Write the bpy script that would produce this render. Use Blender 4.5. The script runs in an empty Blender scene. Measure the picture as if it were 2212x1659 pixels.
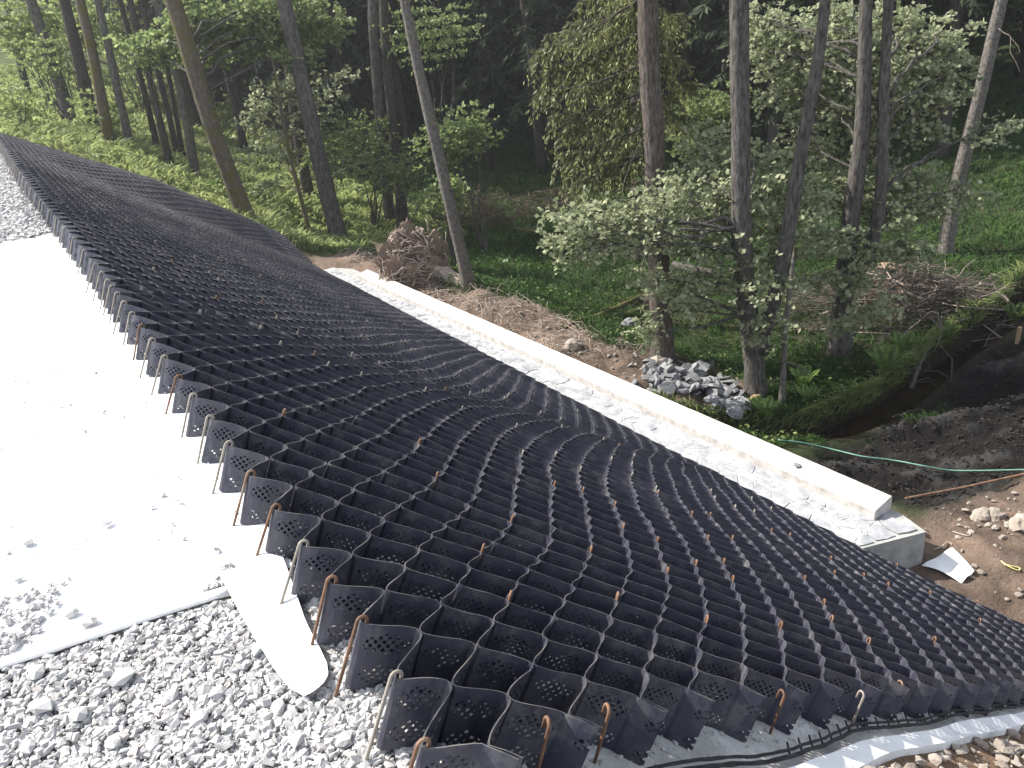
import bpy, math, random
import numpy as np
from mathutils import Matrix, Vector
random.seed(5); rng = np.random.default_rng(7)
scn = bpy.context.scene

# ------------------------------------------------------------------ camera
def cam_basis(theta, roll, yaw):
    th, r, ya = map(math.radians, (theta, roll, yaw))
    F = np.array([math.sin(ya)*math.cos(th), math.cos(ya)*math.cos(th), -math.sin(th)])
    R0 = np.array([math.cos(ya), -math.sin(ya), 0.0]); U0 = np.cross(R0, F)
    return F, math.cos(r)*R0 - math.sin(r)*U0, math.sin(r)*R0 + math.cos(r)*U0
CF, CR, CU = cam_basis(25, 7, 30.5)
cd = bpy.data.cameras.new('camera'); cam = bpy.data.objects.new('camera', cd)
scn.collection.objects.link(cam); scn.camera = cam
cam.matrix_world = Matrix(((CR[0], CU[0], -CF[0], 0), (CR[1], CU[1], -CF[1], 0), (CR[2], CU[2], -CF[2], 0), (0, 0, 0, 1)))
cd.sensor_width = 36; cd.lens = 36*1700/2212; cd.clip_start = 0.05; cd.clip_end = 600

# ------------------------------------------------------------------ light
SUN_EL, SUN_AZ = 45.0, -35.0            # azimuth from +Y towards +X
w = bpy.data.worlds.new('World'); scn.world = w; w.use_nodes = True
nt = w.node_tree; nt.nodes.clear()
sky = nt.nodes.new('ShaderNodeTexSky'); sky.sky_type = 'NISHITA'; sky.sun_disc = False
sky.sun_elevation = math.radians(SUN_EL); sky.sun_rotation = math.radians(SUN_AZ)
bg = nt.nodes.new('ShaderNodeBackground'); bg.inputs['Strength'].default_value = 0.15
out = nt.nodes.new('ShaderNodeOutputWorld')
hs = nt.nodes.new('ShaderNodeHueSaturation'); hs.inputs['Saturation'].default_value = 0.42
nt.links.new(sky.outputs[0], hs.inputs['Color']); nt.links.new(hs.outputs[0], bg.inputs[0]); nt.links.new(bg.outputs[0], out.inputs[0])
sd = bpy.data.lights.new('sun', 'SUN'); sd.energy = 4.6; sd.angle = math.radians(0.6); sd.color = (1.0, 0.95, 0.87)
sun = bpy.data.objects.new('sun', sd); scn.collection.objects.link(sun)
sdir = Vector((math.sin(math.radians(SUN_AZ))*math.cos(math.radians(SUN_EL)), math.cos(math.radians(SUN_AZ))*math.cos(math.radians(SUN_EL)), math.sin(math.radians(SUN_EL))))
sun.rotation_euler = sdir.to_track_quat('Z', 'Y').to_euler()
vs = scn.view_settings; vs.view_transform = 'Standard'; vs.look = 'None'; vs.exposure = 1.05; vs.gamma = 1; vs.use_curve_mapping = False
scn.render.engine = 'CYCLES'
scn.cycles.max_bounces = 6; scn.cycles.transparent_max_bounces = 16; scn.cycles.diffuse_bounces = 3

# ------------------------------------------------------------------ numeric helpers
def ray(px, py):
    v = CF + (px-1106)/1700*CR + (829.5-py)/1700*CU
    return v
_perm = rng.random((4, 256, 256))
def vnoise(x, y, ch=0):
    x = np.asarray(x, float); y = np.asarray(y, float)
    xi = np.floor(x).astype(int); yi = np.floor(y).astype(int)
    fx = x-xi; fy = y-yi; fx = fx*fx*(3-2*fx); fy = fy*fy*(3-2*fy)
    T = _perm[ch]
    a = T[xi & 255, yi & 255]; b = T[(xi+1) & 255, yi & 255]; c = T[xi & 255, (yi+1) & 255]; d = T[(xi+1) & 255, (yi+1) & 255]
    return (a*(1-fx)+b*fx)*(1-fy)+(c*(1-fx)+d*fx)*fy
def fbm(x, y, f=1.0, o=4, ch=0):
    s = 0; a = 1; t = 0
    for k in range(o):
        s = s+a*(vnoise(x*f+17.3*k, y*f-9.1*k, ch)-.5); t += a*.5; a *= .5; f *= 2.03
    return s/t
def sstep(t):
    t = np.clip(t, 0, 1); return t*t*(3-2*t)

# ------------------------------------------------------------------ object helpers
COL = scn.collection
def tag(o, label=None, cat=None, group=None, kind=None):
    if label: o['label'] = label
    if cat: o['category'] = cat
    if group: o['group'] = group
    if kind: o['kind'] = kind
    return o
def empty(name, loc, label, cat, group=None):
    o = bpy.data.objects.new(name, None); o.empty_display_size = .2; COL.objects.link(o); o.location = loc
    return tag(o, label, cat, group)
def np_mesh(name, V, F3, F4, mats, m3=None, m4=None, smooth=False, col=None, uv4=None):
    me = bpy.data.meshes.new(name)
    V = np.asarray(V, np.float32).reshape(-1, 3)
    F3 = np.asarray(F3, np.int32).reshape(-1, 3); F4 = np.asarray(F4, np.int32).reshape(-1, 4)
    n3, n4 = len(F3), len(F4)
    me.vertices.add(len(V)); me.vertices.foreach_set('co', V.ravel())
    loops = np.concatenate([F3.ravel(), F4.ravel()]); me.loops.add(len(loops)); me.loops.foreach_set('vertex_index', loops)
    me.polygons.add(n3+n4)
    st = np.concatenate([np.arange(n3)*3, n3*3+np.arange(n4)*4]).astype(np.int32)
    me.polygons.foreach_set('loop_start', st)
    mi = np.zeros(n3+n4, np.int32)
    if m3 is not None and n3: mi[:n3] = m3
    if m4 is not None and n4: mi[n3:] = m4
    me.polygons.foreach_set('material_index', mi)
    me.polygons.foreach_set('use_smooth', np.full(n3+n4, bool(smooth)))
    for m in (mats if isinstance(mats, (list, tuple)) else [mats]): me.materials.append(m)
    if col is not None:
        a = me.attributes.new('tint', 'FLOAT_COLOR', 'POINT')
        c = np.asarray(col, np.float32)
        if c.ndim == 1: c = np.repeat(c[:, None], 3, 1)
        a.data.foreach_set('color', np.concatenate([c, np.ones((len(c), 1), np.float32)], 1).ravel())
    if uv4 is not None:
        l = me.uv_layers.new(name='UVMap'); u = np.asarray(uv4, np.float32).reshape(-1, 2)
        l.data.foreach_set('uv', np.concatenate([np.zeros((n3*3, 2), np.float32), u]).ravel())
    me.update(calc_edges=True); me.validate()
    return me
class MB:
    """collects pieces of one mesh"""
    def __init__(s): s.v = []; s.f3 = []; s.f4 = []; s.m3 = []; s.m4 = []; s.c = []; s.n = 0
    def add(s, V, F3=None, F4=None, mat=0, tint=0.5):
        V = np.asarray(V, float).reshape(-1, 3); s.v.append(V)
        if F3 is not None and len(F3): F3 = np.asarray(F3, int).reshape(-1, 3); s.f3.append(F3+s.n); s.m3.append(np.full(len(F3), mat))
        if F4 is not None and len(F4): F4 = np.asarray(F4, int).reshape(-1, 4); s.f4.append(F4+s.n); s.m4.append(np.full(len(F4), mat))
        t = np.asarray(tint, float)
        s.c.append(np.full(len(V), float(t)) if t.ndim == 0 else t); s.n += len(V)
    def tube(s, P, r, sides=6, mat=0, tint=.5, cap=True, wob=0):
        P = np.asarray(P, float); n = len(P); r = np.broadcast_to(np.asarray(r, float), (n,)).copy()
        T = np.gradient(P, axis=0); T /= np.linalg.norm(T, axis=1)[:, None]+1e-9
        ref = np.array([0, 0, 1.]) if abs(T[0][2]) < .8 else np.array([0, 1., 0])
        A = np.cross(T, ref); A /= np.linalg.norm(A, axis=1)[:, None]+1e-9; B = np.cross(T, A)
        an = np.arange(sides)*2*math.pi/sides
        rr = r[:, None]*(1+(wob*(rng.random((n, sides))-.5) if wob else 0))
        V = P[:, None]+rr[..., None]*(np.cos(an)[None, :, None]*A[:, None]+np.sin(an)[None, :, None]*B[:, None])
        i = np.arange(n-1)[:, None]*sides; k = np.arange(sides)[None]; k2 = (k+1) % sides
        F = np.stack([i+k, i+k2, i+sides+k2, i+sides+k], -1).reshape(-1, 4)
        V = V.reshape(-1, 3); F3 = []
        if cap:
            V = np.concatenate([V, P[-1:], P[:1]]); c = n*sides; b = (n-1)*sides
            F3 = [(b+q, b+(q+1) % sides, c) for q in range(sides)]+[((q+1) % sides, q, c+1) for q in range(sides)]
        s.add(V, F3, F, mat, tint)
    def mesh(s, name, mats, smooth=False):
        V = np.concatenate(s.v) if s.v else np.zeros((0, 3))
        return np_mesh(name, V, np.concatenate(s.f3) if s.f3 else [], np.concatenate(s.f4) if s.f4 else [], mats,
                       np.concatenate(s.m3) if s.m3 else None, np.concatenate(s.m4) if s.m4 else None, smooth,
                       np.concatenate(s.c) if s.c else None)
    def build(s, name, mats, parent=None, smooth=False):
        return link(name, s.mesh(name, mats, smooth), parent)
def link(name, me, parent=None):
    o = bpy.data.objects.new(name, me); COL.objects.link(o)
    if parent and name in ('branches', 'twigs', 'leaves', 'needles', 'boughs', 'dead_branches', 'fronds', 'roots_fine', 'twig_mass', 'moss'): o['kind'] = 'stuff'
    if parent:
        o.parent = parent; o.matrix_parent_inverse = Matrix.Translation(parent.location).inverted() if parent.type == 'EMPTY' or True else o.matrix_parent_inverse
    return o

# ------------------------------------------------------------------ materials
class NT:
    def __init__(s, name):
        s.m = bpy.data.materials.new(name); s.m.use_nodes = True; s.t = s.m.node_tree; s.t.nodes.clear()
        s.out = s.t.nodes.new('ShaderNodeOutputMaterial')
    def n(s, ty, **kw):
        o = s.t.nodes.new(ty)
        for k, v in kw.items():
            if k.startswith('i_'): o.inputs[k[2:].replace('_', ' ')].default_value = v
            else: setattr(o, k, v)
        return o
    def l(s, a, b): s.t.links.new(a, b)
    def math(s, op, a, b=None, c=None, clamp=False):
        o = s.n('ShaderNodeMath', operation=op, use_clamp=clamp)
        for k, q in enumerate((a, b, c)):
            if q is None: continue
            if isinstance(q, (int, float)): o.inputs[k].default_value = q
            else: s.l(q, o.inputs[k])
        return o.outputs[0]
    def noise(s, scale, detail=4, vec=None, rough=.6):
        o = s.n('ShaderNodeTexNoise'); o.inputs['Scale'].default_value = scale; o.inputs['Detail'].default_value = detail; o.inputs['Roughness'].default_value = rough
        if vec is not None: s.l(vec, o.inputs['Vector'])
        return o
    def ramp(s, fac, stops):
        o = s.n('ShaderNodeValToRGB'); e = o.color_ramp.elements
        while len(e) < len(stops): e.new(.5)
        for k, (p, c) in enumerate(stops): e[k].position = p; e[k].color = (*c, 1) if len(c) == 3 else c
        s.l(fac, o.inputs[0]); return o.outputs[0]
    def mix(s, f, a, b, mode='MIX'):
        o = s.n('ShaderNodeMix', data_type='RGBA', blend_type=mode)
        for k, q in ((0, f), (6, a), (7, b)):
            if isinstance(q, (int, float)): o.inputs[k].default_value = q
            elif isinstance(q, tuple): o.inputs[k].default_value = (*q, 1)
            else: s.l(q, o.inputs[k])
        return o.outputs[2]
    def bump(s, h, strength=.3, dist=.02, nrm=None):
        o = s.n('ShaderNodeBump'); o.inputs['Strength'].default_value = strength; o.inputs['Distance'].default_value = dist
        s.l(h, o.inputs['Height'])
        if nrm is not None: s.l(nrm, o.inputs['Normal'])
        return o.outputs[0]
    def bsdf(s, col, rough=.8, nrm=None, spec=.3):
        b = s.n('ShaderNodeBsdfPrincipled'); b.inputs['Specular IOR Level'].default_value = spec
        if isinstance(col, tuple): b.inputs['Base Color'].default_value = (*col, 1)
        else: s.l(col, b.inputs['Base Color'])
        if isinstance(rough, (int, float)): b.inputs['Roughness'].default_value = rough
        else: s.l(rough, b.inputs['Roughness'])
        if nrm is not None: s.l(nrm, b.inputs['Normal'])
        return b
    def done(s, sh): s.l(sh, s.out.inputs['Surface']); return s.m
def pos(T): return T.n('ShaderNodeNewGeometry').outputs['Position']
def tint(T):
    a = T.n('ShaderNodeAttribute', attribute_name='tint'); return a
def simple(name, stops, scale=6, rough=.85, bump=.4, bscale=40, bdist=.01, spec=.25, detail=6):
    T = NT(name); p = pos(T); c = T.ramp(T.noise(scale, detail, p).outputs['Fac'], stops)
    nb = T.bump(T.noise(bscale, 5, p).outputs['Fac'], bump, bdist)
    return T.done(T.bsdf(c, rough, nb, spec).outputs[0])

def mat_hdpe():
    T = NT('perforated_black_plastic'); uv = T.n('ShaderNodeUVMap').outputs[0]
    sp = T.n('ShaderNodeSeparateXYZ'); T.l(uv, sp.inputs[0]); u, v = sp.outputs[0], sp.outputs[1]
    # u: 0..1 along one wall panel between two welds (stored as metres, panel id in integer steps of 1)
    fu = T.math('FRACT', u)                       # 0..1 over the panel (0.21 m)
    um = T.math('MULTIPLY', fu, .21)
    a = T.math('DIVIDE', T.math('ADD', um, v), .025); b = T.math('DIVIDE', T.math('SUBTRACT', um, v), .025)
    da = T.math('SUBTRACT', T.math('FRACT', a), .5); db = T.math('SUBTRACT', T.math('FRACT', b), .5)
    r = T.math('SQRT', T.math('ADD', T.math('MULTIPLY', da, da), T.math('MULTIPLY', db, db)))
    hole = T.math('LESS_THAN', r, .325)
    inu = T.math('LESS_THAN', T.math('ABSOLUTE', T.math('SUBTRACT', um, .105)), .068)
    top = T.math('LESS_THAN', T.math('ADD', T.math('ABSOLUTE', T.math('SUBTRACT', v, .142)), T.math('MULTIPLY', T.math('ABSOLUTE', T.math('SUBTRACT', um, .105)), .35)), .036)
    bot = T.math('LESS_THAN', T.math('ADD', T.math('ABSOLUTE', T.math('SUBTRACT', v, .048)), T.math('MULTIPLY', T.math('ABSOLUTE', T.math('SUBTRACT', um, .105)), .35)), .034)
    m = T.math('MULTIPLY', T.math('MULTIPLY', hole, inu), T.math('MAXIMUM', top, bot))
    p = pos(T); dust = T.noise(13, 9, p, .75); d2 = T.noise(1.7, 3, p)
    df = T.math('MULTIPLY', T.math('MULTIPLY', T.math('SUBTRACT', dust.outputs['Fac'], .445), 3.2, clamp=True), T.math('MULTIPLY', T.math('SUBTRACT', d2.outputs['Fac'], .32), 1.9, clamp=True), clamp=True)
    col = T.mix(df, (.029, .030, .050), (.23, .225, .20))
    wv = T.n('ShaderNodeTexWave', wave_type='BANDS'); wv.inputs['Scale'].default_value = 55; wv.inputs['Distortion'].default_value = 1.5
    mp = T.n('ShaderNodeMapping'); mp.inputs['Scale'].default_value = (.21, 1, 1); mp.inputs['Rotation'].default_value = (0, 0, .8)
    T.l(uv, mp.inputs[0]); T.l(mp.outputs[0], wv.inputs[0])
    nb = T.bump(wv.outputs['Fac'], .12, .002)
    rg = T.math('ADD', T.math('MULTIPLY', df, .3), .46)
    b_ = T.bsdf(col, rg, nb, .55)
    tr = T.n('ShaderNodeBsdfTransparent'); mx = T.n('ShaderNodeMixShader'); T.l(m, mx.inputs[0]); T.l(b_.outputs[0], mx.inputs[1]); T.l(tr.outputs[0], mx.inputs[2])
    return T.done(mx.outputs[0])
M = {}
M['hdpe'] = mat_hdpe()
T = NT('pale_plastic_rim'); M['rim'] = T.done(T.bsdf(T.ramp(T.noise(9, 5, pos(T)).outputs['Fac'], [(.38, (.05, .05, .058)), (.68, (.22, .215, .20))]), .6).outputs[0])  # paler mottled tone along the top edge of each strip
def leafmat(name, dark, light, trans=.3, rough=.42, spec=.4):
    T = NT(name); a = tint(T); f = T.n('ShaderNodeSeparateColor'); T.l(a.outputs['Color'], f.inputs[0])
    c = T.ramp(f.outputs[0], [(0, dark), (1, light)])
    b = T.bsdf(c, rough, None, spec); t = T.n('ShaderNodeBsdfTranslucent'); T.l(c, t.inputs[0])
    mx = T.n('ShaderNodeMixShader'); mx.inputs[0].default_value = trans
    T.l(b.outputs[0], mx.inputs[1]); T.l(t.outputs[0], mx.inputs[2]); return T.done(mx.outputs[0])
M['alder_leaf'] = leafmat('alder_leaf', (.12, .16, .07), (.58, .61, .40), .52, .5, .3)
M['beech_leaf'] = leafmat('fresh_broad_leaf', (.07, .12, .035), (.38, .44, .19), .52, .5, .3)
M['needle'] = leafmat('spruce_needles', (.07, .082, .035), (.26, .27, .12), .35, .6)
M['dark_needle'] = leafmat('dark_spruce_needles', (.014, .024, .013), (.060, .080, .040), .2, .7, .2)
M['tip'] = leafmat('spruce_new_tips', (.26, .29, .09), (.50, .52, .24), .35, .6)
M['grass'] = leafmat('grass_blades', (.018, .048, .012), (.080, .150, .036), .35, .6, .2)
M['fern'] = leafmat('fern_fronds', (.07, .14, .03), (.20, .30, .07), .35)
M['twig'] = simple('dry_twigs', [(.3, (.06, .048, .040)), (.7, (.20, .17, .145))], 8, .9, .3, 60)
M['root'] = simple('pale_roots', [(.3, (.22, .165, .13)), (.7, (.50, .43, .37))], 9, .9, .3, 60)
def bark(name, c0, c1, moss=None, zs=.25):
    T = NT(name); p = pos(T); mp = T.n('ShaderNodeMapping'); mp.inputs['Scale'].default_value = (1, 1, zs); T.l(p, mp.inputs[0])
    n1 = T.noise(22, 7, mp.outputs[0], .7); n0 = T.noise(2.2, 4, p)
    c = T.ramp(n1.outputs['Fac'], [(.34, c0), (.66, c1)])
    if moss: c = T.mix(T.math('MULTIPLY', T.math('SUBTRACT', n0.outputs['Fac'], .46), 5, clamp=True), c, moss)
    nb = T.bump(n1.outputs['Fac'], 1.0, .06)
    return T.done(T.bsdf(c, .92, nb, .15).outputs[0])
M['bark_spruce'] = bark('spruce_bark', (.038, .031, .027), (.205, .175, .155))
M['bark_alder'] = bark('alder_bark', (.030, .026, .023), (.20, .185, .17))
M['bark_grey'] = bark('smooth_grey_bark', (.075, .068, .06), (.28, .255, .23), None, .6)
M['bark_moss'] = bark('mossy_bark', (.07, .06, .045), (.20, .17, .13), (.13, .11, .025))
M['bark_dark'] = bark('dark_bark', (.030, .026, .022), (.095, .082, .072))
M['moss_log'] = bark('mossy_log', (.08, .075, .04), (.17, .15, .06), (.10, .10, .03))
M['cut'] = simple('sawn_wood', [(.3, (.20, .14, .09)), (.7, (.32, .23, .15))], 20, .8)
M['plank'] = simple('pale_plank_wood', [(.3, (.30, .21, .12)), (.7, (.42, .30, .18))], 12, .8)
M['rust'] = simple('rusty_steel', [(.3, (.10, .055, .035)), (.55, (.21, .115, .07)), (.72, (.27, .21, .16))], 14, .8, .5, 120, .004, .4)
M['greysteel'] = simple('dusty_grey_steel', [(.3, (.20, .17, .14)), (.7, (.36, .33, .28))], 14, .75, .5, 120, .004, .4)
M['slate'] = simple('grey_split_stone', [(.3, (.12, .122, .13)), (.7, (.31, .31, .315))], 5, .85, .6, 22, .02)
M['boulder'] = simple('tan_field_stone', [(.3, (.20, .165, .135)), (.7, (.38, .34, .295))], 4, .9, .6, 20, .02)
M['gravel'] = None
T = NT('crushed_gravel'); a = tint(T); p = pos(T)
f = T.n('ShaderNodeSeparateColor'); T.l(a.outputs['Color'], f.inputs[0])
c = T.mix(T.noise(40, 4, p).outputs['Fac'], T.ramp(f.outputs[0], [(0, (.24, .24, .245)), (.8, (.47, .465, .46)), (1, (.46, .40, .36))]), (.50, .495, .485))
M['gravel'] = T.done(T.bsdf(c, .85, T.bump(T.noise(60, 4, p).outputs['Fac'], .4, .006), .2).outputs[0])
M['gravel_bed'] = simple('fine_gravel_bed', [(.3, (.24, .24, .24)), (.48, (.38, .38, .37)), (.68, (.50, .49, .48))], 45, .95, 1.0, 60, .012, .15, 8)
M['textile'] = simple('white_geotextile', [(.25, (.62, .62, .62)), (.5, (.80, .80, .80)), (.7, (.86, .86, .86))], 3, .95, .5, 30, .008, .1)
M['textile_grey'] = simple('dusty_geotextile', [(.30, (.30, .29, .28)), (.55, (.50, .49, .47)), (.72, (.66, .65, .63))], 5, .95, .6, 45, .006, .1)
M['textile_under'] = simple('geotextile_under_cells', [(.3, (.25, .245, .235)), (.7, (.45, .44, .42))], 5, .95, .5, 40, .006, .1)
M['concrete'] = simple('pale_concrete', [(.3, (.33, .305, .28)), (.5, (.50, .475, .45)), (.72, (.62, .60, .58))], 7, .9, .5, 40, .005, .15, 8)
M['concrete_grey'] = simple('grey_concrete', [(.3, (.26, .265, .25)), (.7, (.44, .44, .42))], 6, .9, .5, 35, .006)
M['mortar'] = simple('rough_mortar', [(.3, (.34, .34, .335)), (.7, (.58, .58, .57))], 9, .95, 1.0, 26, .03, .1, 8)
M['ledge_stone'] = simple('dusty_ledge_stone', [(.3, (.22, .23, .25)), (.7, (.42, .42, .43))], 6, .85, .5, 30, .01)
T = NT('peaty_water'); p = pos(T)
M['water'] = T.done(T.bsdf(T.ramp(T.noise(.8, 3, p).outputs['Fac'], [(.35, (.006, .004, .003)), (.65, (.028, .015, .008))]), .08, T.bump(T.noise(5, 3, p).outputs['Fac'], .12, .02), .5).outputs[0])
M['hose'] = simple('green_hose_rubber', [(.3, (.10, .24, .18)), (.7, (.20, .36, .29))], 10, .5)
M['yellow'] = simple('yellow_strap', [(.3, (.62, .56, .20)), (.7, (.80, .74, .36))], 10, .6)
M['blackmesh'] = simple('black_grid_edge', [(.3, (.012, .012, .014)), (.7, (.04, .04, .045))], 20, .6)
M['needle_litter'] = leafmat('dead_brown_twiglets', (.055, .040, .028), (.17, .125, .085), .1, .9, .1)
M['weed'] = leafmat('weed_leaves', (.13, .18, .05), (.46, .52, .22), .5, .6, .2)  # lightened and yellowed to carry the sunlight of the left bank

# ground with zone colours carried per point (surface colours, plus painted bank sunlight and mud highlights) + procedural grain
T = NT('ground_soil_and_turf'); a = tint(T); p = pos(T)
n1 = T.noise(5, 8, p, .7); n2 = T.noise(35, 6, p, .7)
k = T.math('MULTIPLY_ADD', n1.outputs['Fac'], 1.1, .45); k2 = T.math('MULTIPLY_ADD', n2.outputs['Fac'], 1.3, .35)
vm = T.n('ShaderNodeVectorMath', operation='SCALE'); T.l(a.outputs['Color'], vm.inputs[0]); T.l(T.math('MULTIPLY', k, k2), vm.inputs[3])
M['ground'] = T.done(T.bsdf(vm.outputs[0], .93, T.bump(n1.outputs['Fac'], .9, .10, T.bump(n2.outputs['Fac'], .8, .025)), .2).outputs[0])

# ------------------------------------------------------------------ terrain
def xt(y): return 6.74+.72*sstep((4.3-np.asarray(y, float))/2.6)      # foot of the cells
def yend(x): return np.interp(x, [.4, 1.6, 2.6, 3.5, 4.8, 6.1, 7.2], [29.2, 28, 27, 26, 25, 24.4, 23.2])
def Ttop(x, y):
    x = np.asarray(x, float); y = np.asarray(y, float)
    d = np.where(x < .45, .12*(x-.45), x-.45)
    z = -1.45-.7*(d-.05*(1-np.exp(-np.maximum(d, 0)/.08)))
    z = z+.6*sstep((y-21.3)/3.2)*np.clip((x-.6)/3.2, 0, 1)
    flat = -6.02-.12*(x-7)
    z = z+.018*fbm(x, y, .5, 2, 1)
    return z
CREEK = np.array([(8.2, 8.9), (9.3, 8.25), (10.5, 7.45), (12.2, 7.25), (14.5, 7.5), (17.0, 7.6), (21, 8.2), (30, 8.5)])
def creek_d(x, y):
    d = np.full(np.shape(x), 1e9)
    for a, b in zip(CREEK[:-1], CREEK[1:]):
        ab = b-a; t = np.clip(((x-a[0])*ab[0]+(y-a[1])*ab[1])/(ab@ab), 0, 1)
        d = np.minimum(d, np.hypot(x-a[0]-t*ab[0], y-a[1]-t*ab[1]))
    return d
CP = np.array([
 (7.4,1,-6.85),(7.5,3,-6.75),(7.4,4,-6.6),(7.6,7,-6.5),(7.6,10,-6.5),(7.6,13,-6.5),(7.6,16,-6.45),(7.4,19,-6.4),(7.2,21.5,-6.25),
 (9,4,-6.5),(8.6,2.8,-6.5),(9,1,-6.6),(12,1,-6.8),(10,2.5,-6.75),(10,3.9,-6.75),
 (8.3,5.5,-6.65),(8.3,8,-6.6),(8.25,10,-6.15),(8.3,12,-6.15),(8.4,15,-6.1),(8.6,18,-6.0),(9.3,12.3,-6.25),(9.3,15,-6.05),(9.3,17.5,-6.1),(9,19.6,-6.0),(8,21.8,-5.85),(7.2,23.1,-5.95),
 (9.6,9.5,-6.85),(10.6,12,-6.8),(10.7,14.5,-6.75),(10.6,18,-6.7),(11,22,-6.75),
 (13,12,-6.9),(15,10,-6.9),(12,9,-7.05),(10.2,8.9,-7.0),(17,14,-6.8),(14,18,-6.8),(20,10,-6.7),(19,17,-6.6),(12,26,-6.6),(25,25,-6.1),(25,12,-6.2),(30,20,-5.6),(36,34,-4.2),(20,40,-5.4),(16,30,-6.3),
 (11,6,-7.05),(13,5.0,-6.75),(16,5.2,-6.6),(18,4,-6.2),(20,0,-6.5),(26,5,-5.6),(14,3,-6.3),
 (8,25.4,-6.15),(9,25.7,-6.4),(6.1,24.7,-5.0),(4.8,25.3,-4.3),(3.5,26.3,-3.4),(2.6,27.3,-2.65),(1.6,28.3,-2.15),(.5,29.5,-1.68),(-3,29.6,-1.6),
 (5.5,29,-3.9),(3.7,32,-2.5),(2.9,35,-2.0),(0,34,-1.2),(-6,35,-.7),(10,32,-5.6),(8,36,-4.2),(5,45,-1.2),(12,45,-4),(0,50,.8),
 (5,60,3.2),(15,62,0),(30,60,-1),(50,50,2),(60,22,3),(45,20,-3),(60,0,0),(-20,55,4),(-22,30,-1.2),(70,90,16),(0,110,20),(30,110,16),(110,40,20),(110,0,16),(-60,110,24),(-60,40,4),(110,110,34),(60,70,7),
 (20,-20,-6.6),(60,-30,-4),(8,-20,-6.6),(110,-40,8),(-60,-40,-1.6)], float)
def _phi(r): return r
_n = len(CP); _D = np.linalg.norm(CP[:, None, :2]-CP[None, :, :2], axis=2)
_A = np.zeros((_n+3, _n+3)); _A[:_n, :_n] = _phi(_D)-np.eye(_n)*.02; _A[:_n, _n] = 1; _A[:_n, _n+1:] = CP[:, :2]; _A[_n:, :_n] = _A[:_n, _n:].T
_W = np.linalg.solve(_A, np.concatenate([CP[:, 2], [0, 0, 0]]))
def rbf(x, y):
    x = np.asarray(x, float); y = np.asarray(y, float); sh = x.shape; X = x.ravel(); Y = y.ravel(); o = np.zeros(len(X))
    for s in range(0, len(X), 20000):
        q = slice(s, s+20000); r = np.hypot(X[q, None]-CP[None, :, 0], Y[q, None]-CP[None, :, 1])
        o[q] = _phi(r)@_W[:_n]+_W[_n]+_W[_n+1]*X[q]+_W[_n+2]*Y[q]
    return o.reshape(sh)
def zones(x, y):
    """0..1 weights: soil (brown), mud (black)"""
    soil = np.maximum(np.maximum(sstep((9.95-.12*np.abs(y-14)+.8*fbm(x, y, .7, 3)-x)/.5)*sstep((y-8.6)/.8)*sstep((23.6-.0*x-y)/.8),
                      sstep((4.95+.4*fbm(x, y, .8, 3, 1)-y-.16*(x-9))/.3)*sstep((14-x)/3)),
                      sstep((8.9-x)/.4)*sstep((9.5-y)/.5))
    soil = np.maximum(soil, sstep((10.9+.5*fbm(x, y, .9, 3, 2)-x)/.5)*sstep((y-8.8)/.5)*sstep((12.2-y)/.8))
    mud = sstep((7.05-y+.25*fbm(x, y, 1.1, 3, 2)+.03*(x-11))/.45)*sstep((x-8.7)/.5)*(1-soil*sstep((4.9-y)/.6))
    return soil, mud
def H(x, y):
    x = np.asarray(x, float); y = np.asarray(y, float)
    n = x/np.maximum(1e-6, 1)
    base = Ttop(x, y)-.235
    base = np.where(x < .42, -1.65, base); base = np.where(x < .42, base, np.minimum(base, -1.66))
    r = rbf(x, y)
    soil, mud = zones(x, y)
    cd_ = creek_d(x, y)
    nb_ = y > np.interp(x, CREEK[:, 0], CREEK[:, 1]); r = r-.66*(1-sstep((cd_-np.where(nb_, .40, .02))/np.where(nb_, .13, .46)))*sstep((x-8.3)/.8)
    r = r+mud*(.22*fbm((.86*x-.51*y)*.35, (.51*x+.86*y)*1.3, 1.1, 3, 3)+.17*fbm((.86*x-.51*y)*.45, (.51*x+.86*y)*3.4, 1.0, 3, 2)+.11*fbm(x, y, 5, 4, 2)-.16*np.abs(fbm((.86*x-.51*y)*.9, (.51*x+.86*y)*5.5, 1.0, 3, 1)))
    r = r+soil*(.20*fbm(x, y, 1.4, 4, 1)+.05*fbm(x, y, 8, 3, 2))*sstep((x-7.6)/.6)+(1-soil)*(1-mud)*.10*fbm(x, y, .9, 4, 2)*sstep((x-8)/1)
    inslope = sstep((xt(y)+.35-x)/.3)*sstep((yend(x)+.35-y)/.5)
    crest = sstep((30.5-y)/2)*sstep((.6-x)/.2)
    return np.where(crest > .5, base, base*inslope+r*(1-inslope))
def hit(px, py, off=0.0):
    """where the line of sight through a point of the photograph meets the terrain"""
    v = ray(px, py); t = np.arange(1.2, 140, .05); P = v[None]*t[:, None]
    b = P[:, 2] < H(P[:, 0], P[:, 1])+off
    i = int(np.argmax(b)) if b.any() else len(t)-1
    return P[i]
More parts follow.
